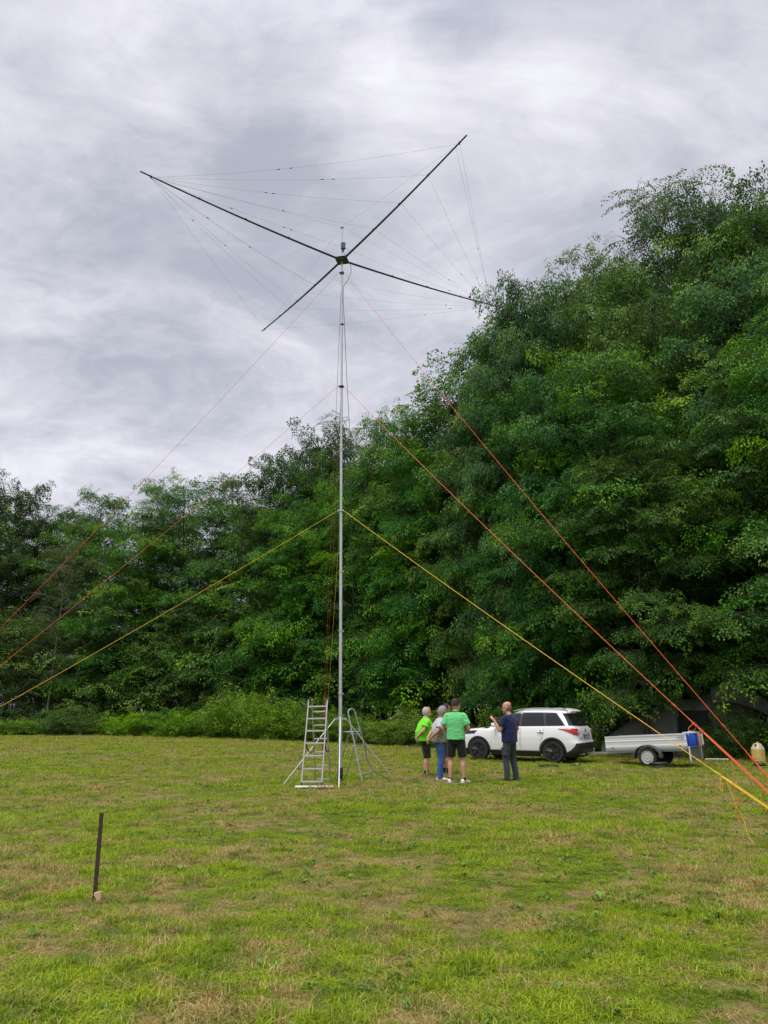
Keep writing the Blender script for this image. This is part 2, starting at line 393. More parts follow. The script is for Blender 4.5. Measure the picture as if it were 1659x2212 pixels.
def make_clump(r, L, Wd, T, n, leaf, droop, hang):
    x = L*np.sqrt(r.uniform(.01, 1, n)); w = Wd*np.sin(np.pi*(.14+.78*x/L))**.7
    y = w*r.uniform(-1, 1, n); z = T*r.normal(0, 1, n)-droop*(x*x+.7*y*y)/L
    D = np.stack([np.full(n, .8), y/Wd*.9, np.full(n, -hang)], 1)+r.normal(0, .38, (n, 3))
    up = np.tile([0, 0, 1.], (n, 1))+r.normal(0, .42, (n, 3))
    return leaves(r, np.stack([x, y, z], 1), D, up, leaf*r.uniform(.65, 1.25, n), leaf*.62*r.uniform(.8, 1.2, n))
def basis(fwd, roll):
    f = fwd/np.linalg.norm(fwd, axis=1, keepdims=True)
    z = np.tile([0, 0, 1.], (len(f), 1)); s = np.cross(z, f); s /= np.linalg.norm(s, axis=1, keepdims=True)+1e-9
    u = np.cross(f, s); c, sn = np.cos(roll)[:, None], np.sin(roll)[:, None]
    s2 = s*c+u*sn; u2 = -s*sn+u*c
    return np.stack([f, s2, u2], 2)            # columns
def stamp(r, sprays, pos, fwd, scl, tint, roll_sd=.3):
    pos, fwd, scl, tint = map(np.asarray, (pos, fwd, scl, tint)); VV = []; TT = []
    which = r.integers(0, len(sprays), len(pos))
    for k, sp in enumerate(sprays):
        s = which == k
        if not s.any(): continue
        B = basis(fwd[s], r.normal(0, roll_sd, s.sum()))*scl[s][:, None, None]
        v = np.einsum('kij,nj->kni', B, sp.reshape(-1, 3)) + pos[s][:, None, :]
        nl = len(sp)
        tt = np.clip(tint[s][:, None]+r.normal(0, .16, (s.sum(), nl)), 0, 1)
        VV.append(v.reshape(-1, 3)); TT.append(np.repeat(tt.ravel(), 4))
    return np.concatenate(VV), np.concatenate(TT)
def quads(n): return np.arange(n*4).reshape(-1, 4)
def tube_np(paths, sides=6):
    """paths: list of (points (k,3), radii (k,)) -> one vertex and quad set"""
    V = []; F = []; base = 0
    ang = np.linspace(0, 2*math.pi, sides, endpoint=False)
    for pts, rad in paths:
        pts = np.asarray(pts, float); k = len(pts)
        t = np.gradient(pts, axis=0); t /= np.linalg.norm(t, axis=1, keepdims=True)+1e-9
        ref = np.array([0, 0, 1.]) if abs(t[0][2]) < .9 else np.array([1., 0, 0])
        a = np.cross(t, ref); a /= np.linalg.norm(a, axis=1, keepdims=True)+1e-9; b = np.cross(t, a)
        ring = pts[:, None, :] + np.asarray(rad)[:, None, None]*(a[:, None, :]*np.cos(ang)[None, :, None]+b[:, None, :]*np.sin(ang)[None, :, None])
        V.append(ring.reshape(-1, 3))
        I = base+np.arange(k*sides).reshape(k, sides); J = np.roll(I, -1, 1)
        F.append(np.stack([I[:-1], J[:-1], J[1:], I[1:]], -1).reshape(-1, 4)); base += k*sides
    return np.concatenate(V), np.concatenate(F)
def make_tree(seed, H, base, rmax, prof, nlimb, sprays, leafm, barkm, e_low=.05, e_top=.62, sag=.5, sub_step=.50, spray_step=.31, inner=.10, trunk_r=.2, scl=1.0, tint0=.30, fork=0, roll=.55):
    r = np.random.default_rng(seed)
    paths = []; pos = []; fwd = []; sc = []; ti = []
    lean = r.normal(0, .02, 2); k = 14
    zt = np.linspace(0, H*.97, k); wob = np.cumsum(r.normal(0, .05, (k, 2)), 0)*(zt/H)[:, None]*1.2
    tp = np.stack([lean[0]*zt+wob[:, 0], lean[1]*zt+wob[:, 1], zt], 1)
    paths.append((tp, trunk_r*(1-zt/H*.93)*np.where(zt < .3, 1.35, 1)))
    def trunk_at(z): return np.array([np.interp(z, zt, tp[:, i]) for i in range(3)])
    az = r.uniform(0, 6.28)
    for i in range(nlimb):
        u = (i+r.uniform(.2, .8))/nlimb; z0 = base+(H*.97-base)*u**1.05
        az += 2.39996+r.normal(0, .35)
        hh = (z0-base)/(H-base); Lr = rmax*prof(hh)*r.uniform(.60, 1.20)
        e0 = e_low+(e_top-e_low)*hh**1.3+r.normal(0, .12); ln = max(.5, Lr/max(.45, math.cos(e0*.75)))
        n = max(4, int(ln/.6)); s = np.linspace(0, 1, n+1); el = e0 - sag*s**1.4+r.normal(0, .05)
        a2 = az+np.cumsum(r.normal(0, .07, n+1))
        stepv = ln/n*np.stack([np.cos(a2)*np.cos(el), np.sin(a2)*np.cos(el), np.sin(el)], 1)
        pts = trunk_at(z0)+np.concatenate([np.zeros((1, 3)), np.cumsum(stepv[:-1], 0)])
        r0 = max(.018, min(.34*trunk_r*(1-hh*.7), .022*ln)); paths.append((pts, r0*(1-.85*s)))
        limb_t = r.normal(0, .14)
        q = inner*ln; side = 1
        while q < ln:
            fs = q/ln; c = np.array([np.interp(fs, s, pts[:, j]) for j in range(3)]); idx = min(n-1, int(fs*n)); dv = stepv[idx]/np.linalg.norm(stepv[idx])
            sl = (.42*(ln-q)+.45)*r.uniform(.7, 1.2)
            ya = side*r.uniform(.55, 1.05); ca, sa = math.cos(ya), math.sin(ya)
            sv_ = np.array([dv[0]*ca-dv[1]*sa, dv[0]*sa+dv[1]*ca, dv[2]*.7+r.normal(0.03, .12)])
            m = max(1, int(sl/spray_step)); e = c+sv_*sl+np.array([0, 0, -.10*sl*sl])
            paths.append((np.array([c, (c+e)/2+[0, 0, .03*sl], e]), np.array([.02, .013, .006])))
            for j in range(m+1):
                f = (j+r.uniform(.3, .9))/(m+1)
                p = c+sv_*sl*f+np.array([0, 0, -.10*(sl*f)**2]); yw = r.normal(0, .55)+(0 if j == m else (1 if j % 2 else -1)*.55)
                cy_, sy_ = math.cos(yw), math.sin(yw)
                fv = np.array([sv_[0]*cy_-sv_[1]*sy_, sv_[0]*sy_+sv_[1]*cy_, sv_[2]*.5-.12+r.normal(0, .16)])
                pos.append(p); fwd.append(fv); sc.append(scl*r.uniform(.65, 1.2)); ti.append(tint0+limb_t+.42*(fs*.5+f*.5)**2.2+.10*hh)  # paler bough ends: young growth, plus sky highlights painted into the tint
            side = -side; q += sub_step*r.uniform(.6, 1.3)
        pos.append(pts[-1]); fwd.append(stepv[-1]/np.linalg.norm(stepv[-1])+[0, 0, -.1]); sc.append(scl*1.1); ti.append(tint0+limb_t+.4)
    for j in range(int(9*H)):                                 # shoots along the stem, tinted darker to paint the shade inside the crown
        z_ = r.uniform(base, H*.97); a = r.uniform(0, 6.28); q_ = r.uniform(.15, .30*rmax); c = trunk_at(z_)
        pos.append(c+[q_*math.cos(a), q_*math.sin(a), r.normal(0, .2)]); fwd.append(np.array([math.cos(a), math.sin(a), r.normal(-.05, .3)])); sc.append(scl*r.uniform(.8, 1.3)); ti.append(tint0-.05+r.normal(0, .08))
    for j in range(10):                                       # leader shoots
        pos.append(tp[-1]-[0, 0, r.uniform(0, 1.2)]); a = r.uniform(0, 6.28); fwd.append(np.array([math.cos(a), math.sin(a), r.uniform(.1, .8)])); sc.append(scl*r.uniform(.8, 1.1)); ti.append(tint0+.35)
    V, T = stamp(r, sprays, pos, fwd, np.array(sc), np.array(ti), roll)
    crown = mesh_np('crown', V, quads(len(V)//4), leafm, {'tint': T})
    tv, tf = tube_np(paths, 5); trunk = mesh_np('trunk', tv, tf, barkm, smooth=True)
    return (trunk, crown, H)
_r = np.random.default_rng(3)
SP_H = [make_clump(_r, .9, .42, .07, 56, .104, .40, .5) for _ in range(4)]+[make_spray(_r, .85, .100, .6, .55, .062, .4, nside=5) for _ in range(2)]
SP_L = [make_clump(_r, .85, .42, .10, 50, .125, .65, .95) for _ in range(5)]
SP_B = [make_spray(_r, 1.0, .085, 1.3, .5, .070, .9, nside=6) for _ in range(3)]
SP_O = [make_clump(_r, .72, .40, .15, 66, .128, .12, .2) for _ in range(4)]
round_ = lambda h: (math.sin(math.pi*min(1, max(0, .12+.88*h)))**.6)*(.45+.55*(1-h)) + .22*(1-.3*h) + .08
cone_ = lambda h: (1-h)**.75*.95+.1
egg_ = lambda h: max(.40, math.sin(math.pi*(.18+.80*h))**.7)
T_HORN_A = make_tree(21, 18, 1.6, 5.2, round_, 46, SP_H, M_HORN, M_BARK, sag=.55, scl=1.2)
T_HORN_B = make_tree(22, 18, 2.4, 5.6, egg_, 44, SP_H, M_HORN, M_BARK, e_low=.15, sag=.65, tint0=.27, scl=1.2)
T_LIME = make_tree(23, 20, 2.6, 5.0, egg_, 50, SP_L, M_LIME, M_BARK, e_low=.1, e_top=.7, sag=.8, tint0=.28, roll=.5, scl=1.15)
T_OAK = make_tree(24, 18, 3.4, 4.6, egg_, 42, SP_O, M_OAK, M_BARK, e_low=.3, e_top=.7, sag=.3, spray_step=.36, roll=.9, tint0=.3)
T_BIRCH = make_tree(25, 18, 4.0, 3.0, egg_, 40, SP_B, M_BIRCH, M_BIRCHBARK, e_low=.5, e_top=1.2, sag=.9, spray_step=.42, sub_step=.6, trunk_r=.10, tint0=.35)
T_YOUNG = make_tree(26, 7, 1.5, 3.2, cone_, 30, SP_H, M_HORN, M_BARK, e_low=.12, e_top=.9, sag=.45, spray_step=.34, trunk_r=.07, scl=.85, tint0=.34)
KINDS = {'horn': (T_HORN_A, 'hornbeam_tree'), 'hornb': (T_HORN_B, 'hornbeam_tree'), 'lime': (T_LIME, 'lime_tree'), 'oak': (T_OAK, 'oak_tree'), 'birch': (T_BIRCH, 'birch_tree'), 'young': (T_YOUNG, 'young_hornbeam_tree')}
def tree(kind, px, Y, top, wide, rz, label, group, cat='tree'):
    (trunk, crown, H), nm = KINDS[kind]
    p = at(px, top, Y); s = p.z/H
    t = empty(nm, (p.x, Y, -.03), rz, label, cat, group)
    for n_, me in (('trunk', trunk), ('crown', crown)):
        o = link(n_, me, t); o.scale = (s*wide, s*wide, s)
EDGE_T, BACK_T = 'trees along the edge of the wood', 'trees deeper in the wood'
TREES = [
 # far left to right: kind, photo x of the trunk, distance, photo y of the top, width, turn, label
 ('horn', -95, 60, 1050, 1.0, 0.3, 'tall dark tree cut by the left border of the photo', EDGE_T),
 ('oak', 35, 62, 1055, 1.0, 1.1, 'leftmost tree top in the photo with an airy crown', EDGE_T),
 ('hornb', 130, 64, 1100, 1.0, 2.0, 'dark tree in the dip between the airy leftmost crown and its pointed neighbour', EDGE_T),
 ('horn', 232, 64, 1062, .8, 3.0, 'narrow tree with pointed top where the left upper guy rope leaves the foliage', EDGE_T),
 ('birch', 140, 56, 1175, 1.1, .5, 'pale drooping birch crossed by the upper left guy rope', EDGE_T),
 ('birch', 352, 66, 1050, 1.0, 1.8, 'pale thin crowned birch rising behind the left treeline', EDGE_T),
 ('horn', 300, 58, 1110, 1.0, 4.0, 'round dark green tree right of the drooping birch', EDGE_T),
 ('hornb', 420, 58, 1045, 1.0, 5.1, 'tree behind the middle left guy rope, lower than its right neighbour', EDGE_T),
 ('horn', 520, 57, 1015, .9, .9, 'tree with spiky top where the middle left guy rope meets the sky', EDGE_T),
 ('oak', 620, 56, 1000, .9, 2.2, 'dark clumpy oak left of the bare-twigged gap by the mast', EDGE_T),
 ('oak', 690, 58, 945, .9, .2, 'tall dark oak standing just left of the mast', EDGE_T),
 ('birch', 770, 55, 930, .9, 2.9, 'sparse tree letting sky through behind the mast', EDGE_T),
 ('hornb', 640, 51.5, 1075, .95, 1.4, 'broad mid green tree in front of the dark oaks', EDGE_T),
 ('horn', 790, 50, 1000, .8, 3.3, 'green tree directly behind the mast and the low yellow rope collar', EDGE_T),
 ('hornb', 850, 49, 900, .65, 5.4, 'tall tree right of the mast below the right crossbar of wires', EDGE_T),
 ('horn', 905, 44, 875, .62, .7, 'tree at the notch where the wood steps up towards the right', EDGE_T),
 # the big trees on the right
 ('lime', 1085, 37, 645, .58, .4, 'big drooping-leaved tree touched by the tip of the right far spreader', EDGE_T),
 ('lime', 1150, 36, 595, .55, 2.4, 'big drooping-leaved tree with twin tops right of the spreader tip', EDGE_T),
 ('hornb', 1258, 37, 560, .55, 1.2, 'tall hazy tree between the twin-topped tree and the pale birch', EDGE_T),
 ('horn', 1340, 39, 578, .6, 4.4, 'tall tree standing just left of the pale birch', EDGE_T),
 ('birch', 1408, 40, 415, .95, .6, 'tall pale birch poking above the right treeline', EDGE_T),
 ('oak', 1500, 36, 450, .62, 3.9, 'very tall dark tree right of the pale birch', EDGE_T),
 ('oak', 1615, 33, 430, .62, 1.9, 'highest tree in the photo at the upper right border', EDGE_T),
 ('hornb', 1760, 31, 440, .6, .1, 'tall tree half cut by the right border of the photo', EDGE_T),
 ('hornb', 1035, 37, 860, .6, 2.6, 'bright green tree at the left foot of the big right-hand trees', EDGE_T),
 ('lime', 1075, 35, 770, .55, 5.0, 'drooping-leaved tree in front of the big trees above the men', EDGE_T),
 ('horn', 1140, 33.5, 830, .8, .9, 'layered tree whose low boughs hang behind the white car', EDGE_T),
 ('hornb', 1290, 29.8, 745, .85, 3.5, 'layered tree above the car roof crossed by two orange guy ropes', EDGE_T),
 ('horn', 1475, 31.5, 765, 1.0, 5.7, 'layered tree overhanging the trailer', EDGE_T),
 ('hornb', 1640, 26.4, 720, 1.0, 1.6, 'layered tree with pale sunlit boughs at the right border', EDGE_T),
 ('horn', 1780, 25.5, 620, .9, 2.7, 'large tree leaning into the right border above the tent', EDGE_T),
 ('lime', 1205, 31.5, 800, .75, 2.2, 'drooping-leaved tree behind the car bonnet, between two orange guy ropes', EDGE_T),
 ('hornb', 1395, 33.5, 660, .75, .4, 'dark tree above the trailer reaching up to the pale birch', EDGE_T),
 ('lime', 1560, 30.2, 600, .75, 4.9, 'drooping-leaved tree right of the two orange ropes, behind the pale boughs', EDGE_T),
 ('hornb', 1345, 27.6, 960, .95, 2.0, 'tree between the car and the tent with boughs over the tent', EDGE_T),
 ('hornb', 1550, 34.5, 475, .6, 3.1, 'full dark crown between the very tall dark tree and the highest tree', EDGE_T),
 ('hornb', 1650, 32, 470, .6, 5.2, 'full crown just below the highest tree at the right border', EDGE_T),
 ('hornb', 690, 55, 985, .6, 1.9, 'full green crown just below the tall dark oak left of the mast', EDGE_T),
 # young trees in front of the left wood
 ('young', 60, 57, 1330, 1.25, .3, 'young tree at the far left below the middle guy rope', EDGE_T),
 ('young', 265, 56, 1260, 1.1, 1.7, 'young tree with light boughs under the middle left guy rope', EDGE_T),
 ('young', 400, 55, 1315, 1.35, 2.9, 'spreading young tree crossed by the yellow guy rope on the left', EDGE_T),
 ('young', 560, 53, 1235, 1.1, 4.2, 'young tree between the yellow guy rope and the ladder', EDGE_T),
 ('young', 680, 50, 1215, 1.0, 5.3, 'young tree just left of the mast above the ladder', EDGE_T),
 ('young', 800, 48, 1180, 1.0, .8, 'young tree just right of the mast above the stepladder', EDGE_T),
 ('young', 900, 44, 1150, .9, 3.7, 'young tree behind the group of four men', EDGE_T),
]
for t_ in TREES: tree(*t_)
BACK = [('horn', -160, 70, 1100), ('hornb', 60, 72, 1120), ('horn', 200, 73, 1130), ('hornb', 380, 72, 1110), ('horn', 520, 70, 1090), ('hornb', 640, 68, 1060), ('horn', 760, 64, 1040), ('hornb', 830, 58, 985), ('horn', 920, 53, 930),
        ('hornb', 1000, 47, 850), ('horn', 1090, 45, 720), ('hornb', 1190, 46, 660), ('horn', 1300, 46, 640), ('hornb', 1400, 45, 600), ('horn', 1500, 43, 650), ('hornb', 1620, 41, 630), ('horn', 1740, 38, 590),
        ('horn', 1860, 33, 530), ('hornb', 1950, 28, 530)]
for i, (k, px, Y, top) in enumerate(BACK):
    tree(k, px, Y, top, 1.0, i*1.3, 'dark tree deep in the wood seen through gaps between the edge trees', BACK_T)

# --- bushes: arching brambles and bracken along the edge
def make_bush(seed, w, h, n, sprays, mat, tint0=.35, up=.5):
    r = np.random.default_rng(seed); pos = []; fwd = []; sc = []; ti = []; paths = []
    for i in range(n):
        a = r.uniform(0, 6.28); q = math.sqrt(r.uniform())*.8
        b = np.array([math.cos(a)*q*w*.5, math.sin(a)*q*w*.5, 0]); hh = h*(1-.55*q*q)*r.uniform(.45, 1.1)
        a2 = a+r.normal(0, .6); top = b+np.array([math.cos(a2)*.25*w*q, math.sin(a2)*.25*w*q, hh])
        if i % 3 == 0: paths.append((np.array([[0, 0, -.06], b*.6+[0, 0, -.03], b, (b+top)/2+[0, 0, .1*h], top]), np.array([.05, .02, .012, .009, .005])))
        for f in (.3, .6, .85, 1.0):
            p = b+(top-b)*f; av = r.uniform(0, 6.28)
            pos.append(p); fwd.append(np.array([math.cos(av), math.sin(av), r.uniform(-.2, up)])); sc.append(r.uniform(.35, .75)); ti.append(tint0+.30*(p[2]/h)+r.normal(0, .08))
    V, T = stamp(r, sprays, pos, fwd, np.array(sc), np.array(ti), .4)
    V[:, 2] = np.maximum(V[:, 2], -.02)
    tv, tf = tube_np(paths, 4)
    return mesh_np('foliage', V, quads(len(V)//4), mat, {'tint': T}), mesh_np('stem', tv, tf, M_BARK, smooth=True)
SP_R = [make_clump(_r, .9, .38, .10, 34, .135, .5, .2) for _ in range(3)]+[make_spray(_r, 1.0, .12, .7, .45, .10, .25, nside=5)]
B_A = make_bush(31, 3.2, 1.7, 120, SP_R, M_BRAM, tint0=.5)
B_B = make_bush(32, 2.8, 1.3, 95, SP_R, M_BRAM, up=.9)
B_C = make_bush(33, 2.6, 1.7, 85, SP_H, M_HORN, tint0=.32)
def bush(which, px, Y, s, sz, label, rz=0.0, nm='bramble_bush'):
    fo, st = which; Y = Y-(.9+.7*math.sin(px*1.7) if px < 960 else 0); x = (px-CX)/FPX*Y/math.cos(PITCH)*.985
    t = empty(nm, (x, Y, 0), rz, label, 'bush', 'bushes along the foot of the wood')
    for n_, me in (('foliage', fo), ('stem', st)):
        o = link(n_, me, t); o.scale = (s*1.05, s*1.05, sz*((.72+.42*abs(math.sin(px*.9))) if 460 < px < 690 else .50+.48*abs(math.sin(px*.37))))
BUSHES = [
 (B_C, -20, 53.5, 1.3, 1.2, 'dark bush at the far left foot of the wood'), (B_A, 60, 53, 1.1, 1.0, 'low bush right of the dark trunks at the far left'),
 (B_B, 120, 52.5, 1.2, .9, 'low dark bush below the leftmost young tree'), (B_C, 190, 51.5, 1.3, 1.25, 'rounded grey green bush standing out from the left hedge'),
 (B_B, 255, 51.3, 1.2, 1.1, 'dark bramble bush right of the rounded grey green bush'), (B_A, 320, 50.5, 1.1, 1.0, 'leafy bush below the young tree under the middle guy rope'),
 (B_C, 380, 49.6, 1.0, 1.1, 'shady bush below the spreading young tree'), (B_B, 430, 48.6, 1.2, 1.2, 'bramble bush where the tall bright hedge begins'),
 (B_A, 475, 47.6, 1.05, 1.25, 'bright arching bramble at the left end of the tall hedge'), (B_A, 525, 46.6, 1.05, 1.4, 'bright arching bramble in the middle of the tall hedge'),
 (B_A, 575, 45.4, 1.05, 1.45, 'tallest bright bramble of the hedge left of the ladder'), (B_A, 625, 44.5, 1.0, 1.35, 'bright bramble touching the left rail of the ladder'),
 (B_B, 672, 43.6, 1.1, 1.4, 'bramble seen through the rungs of the tall ladder'), (B_A, 715, 42.8, 1.0, 1.15, 'bramble behind the foot of the mast'),
 (B_A, 765, 41.4, 1.0, 1.15, 'bramble seen through the small stepladder'), (B_B, 815, 40.2, 1.05, 1.35, 'dark bramble right of the small stepladder'),
 (B_A, 865, 38.8, .95, 1.0, 'dark bramble between the stepladder and the men'), (B_B, 905, 37.4, .95, 1.25, 'bramble just behind the man in the neon green shirt'),
 (B_C, 950, 35.8, .8, .9, 'shaded bush behind the man in the grey shirt'), (B_C, 1000, 34.5, .8, .7, 'shaded low bush ahead of the car bonnet'),
 (B_B, 1270, 29.6, .6, .5, 'small shaded bush behind the trailer drawbar'),
 (B_C, 1560, 26.8, .95, 1.05, 'leafy bush right of the tent behind the trailer tailgate'), (B_A, 1605, 27.2, .85, 1.0, 'bush behind the canister, under the upper orange rope'),
 (B_C, 1665, 27.0, .95, 1.15, 'bush at the right border behind the canister'), (B_A, 1735, 25.6, .8, 1.1, 'bush cut by the right border of the photo'),
 (B_C, 1540, 26.6, .55, 1.1, 'thin bush leaning against the tent corner'),
]
for i, b in enumerate(BUSHES): bush(*b, rz=i*1.9)

def understorey():
    """saplings and leaves that close the view between the trunks, far inside the wood"""
    r = np.random.default_rng(41); pos = []; fwd = []
    ex = np.array([p[0] for p in EDGE]); ey = np.array([p[1] for p in EDGE])
    for i in range(2600):
        x = r.uniform(-62, 46); y = np.interp(x, ex, ey)+r.uniform(13, 24); z = 5.5*r.uniform()**1.2
        a = r.uniform(0, 6.28); pos.append((x, y, z)); fwd.append((math.cos(a), math.sin(a), r.uniform(-.3, .3)))
    V, T = stamp(r, SP_R, pos, fwd, r.uniform(1.5, 2.8, len(pos)), r.uniform(.0, .4, len(pos)), .4)
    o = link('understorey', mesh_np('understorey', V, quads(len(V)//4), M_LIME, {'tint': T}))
    tag(o, 'dark understorey of saplings deep inside the wood', kind='stuff')
understorey()
print('TRIS', sum(len(m.polygons)*2 for m in bpy.data.meshes))

# ------------------------------------------------------------------ hard-surface helpers
def bm_add(bm, V, F):
    vs = [bm.verts.new(v) for v in V]
    for f in F:
        try: bm.faces.new([vs[i] for i in f])
        except ValueError: pass
def bm_box(bm, c, s, rot=None, bev=0.0):
    M = Matrix.Translation(c) @ (rot.to_4x4() if rot is not None else Matrix.Identity(4)) @ Matrix.Diagonal((s[0], s[1], s[2], 1))
    g = bmesh.ops.create_cube(bm, size=1.0, matrix=M)
    if bev:
        es = {e for v in g['verts'] for e in v.link_edges}
        bmesh.ops.bevel(bm, geom=list(es), offset=bev, segments=2, affect='EDGES', profile=.5)
def frame_of(t):
    t = Vector(t).normalized(); r = Vector((0, 0, 1)) if abs(t.z) < .93 else Vector((1, 0, 0))
    a = t.cross(r).normalized(); return a, t.cross(a).normalized()
def bm_tube(bm, pts, rad, sides=8, caps=True, flat=1.0, closed=False):
    pts = [Vector(p) for p in pts]; k = len(pts); rad = rad if hasattr(rad, '__len__') else [rad]*k
    rings = []; a_prev = None
    for i, p in enumerate(pts):
        t = (pts[(i+1) % k]-pts[i-1]) if closed else (pts[min(i+1, k-1)]-pts[max(i-1, 0)])
        t = t.normalized()
        if a_prev is None: a, b = frame_of(t)
        else:
            a = (a_prev - t*a_prev.dot(t)).normalized(); b = t.cross(a)
        a_prev = a
        rings.append([bm.verts.new(p+(a*math.cos(2*math.pi*j/sides)+b*math.sin(2*math.pi*j/sides)*flat)*rad[i]) for j in range(sides)])
    n = k if closed else k-1
    for i in range(n):
        A, B = rings[i], rings[(i+1) % k]
        for j in range(sides): bm.faces.new((A[j], A[(j+1) % sides], B[(j+1) % sides], B[j]))
    if caps and not closed:
        bm.faces.new(rings[0][::-1]); bm.faces.new(rings[-1])
def bm_lathe(bm, prof, o=(0, 0, 0), axis=(0, 0, 1), sides=24):
    """prof: (radius, height) along the axis"""
    ax = Vector(axis).normalized(); a, b = frame_of(ax); o = Vector(o); rings = []
    for r_, h in prof:
        rings.append([bm.verts.new(o+ax*h+(a*math.cos(2*math.pi*j/sides)+b*math.sin(2*math.pi*j/sides))*max(r_, 1e-4)) for j in range(sides)])
    for A, B in zip(rings, rings[1:]):
        for j in range(sides): bm.faces.new((A[j], A[(j+1) % sides], B[(j+1) % sides], B[j]))
    bm.faces.new(rings[0][::-1]); bm.faces.new(rings[-1])
def fin(name, bm, mat, parent=None, smooth=False, loc=None):
    bmesh.ops.recalc_face_normals(bm, faces=bm.faces[:])
    me = bpy.data.meshes.new(name); bm.to_mesh(me); bm.free()
    if smooth:
        me.polygons.foreach_set('use_smooth', np.ones(len(me.polygons), dtype=bool))
        try: me.set_sharp_from_angle(angle=R(38))
        except Exception: pass
    for m in (mat if isinstance(mat, (list, tuple)) else [mat]): me.materials.append(m)
    return link(name, me, parent, loc)
def BM(): return bmesh.new()
def sag(a, b, s, n=14):
    a, b = Vector(a), Vector(b)
    return [a.lerp(b, i/n)-Vector((0, 0, 4*s*(i/n)*(1-i/n))) for i in range(n+1)]

M_ALU = simple('weathered_aluminium', (0.56, 0.57, 0.58), .38, .75, .10, 9, .05)
M_ALU2 = simple('dull_aluminium', (0.40, 0.41, 0.41), .5, .6, .15, 9, .05)
M_GALV = simple('galvanised_steel', (0.42, 0.44, 0.46), .45, .7, .12, 25)
M_BLACK = simple('black_plastic', (0.018, 0.018, 0.020), .5, 0, .2, 20)
M_FIBRE = simple('black_fibreglass', (0.020, 0.020, 0.024), .45, 0, .25, 14)
M_BLUE_GREY = simple('blue_grey_box', (0.035, 0.060, 0.10), .5, 0, .15, 14)
M_WIRE = simple('grey_wire', (0.22, 0.22, 0.225), .5, .2, .1, 5)
M_YROPE = simple('yellow_rope', (0.72, 0.43, 0.035), .75, 0, .25, 160, .5)
M_OROPE = simple('orange_rope', (0.70, 0.135, 0.035), .75, 0, .25, 160, .5)
M_RROPE = simple('red_orange_rope', (0.68, 0.085, 0.030), .75, 0, .25, 160, .5)
M_BROPE = simple('brown_orange_rope', (0.34, 0.085, 0.028), .75, 0, .25, 160, .5)
M_WHITE = simple('white_board', (0.74, 0.73, 0.70), .6, 0, .08, 7)
M_RUST = simple('dark_brown_steel', (0.055, 0.034, 0.024), .7, .2, .35, 30, .2)
M_WOOD = simple('pale_wood', (0.60, 0.40, 0.24), .7, 0, .15, 22, .2)
M_RED = simple('red_plastic', (0.55, 0.02, 0.03), .4, 0, .1, 9)
M_RUBBER = simple('tyre_rubber', (0.020, 0.020, 0.021), .85, 0, .25, 30, .2)

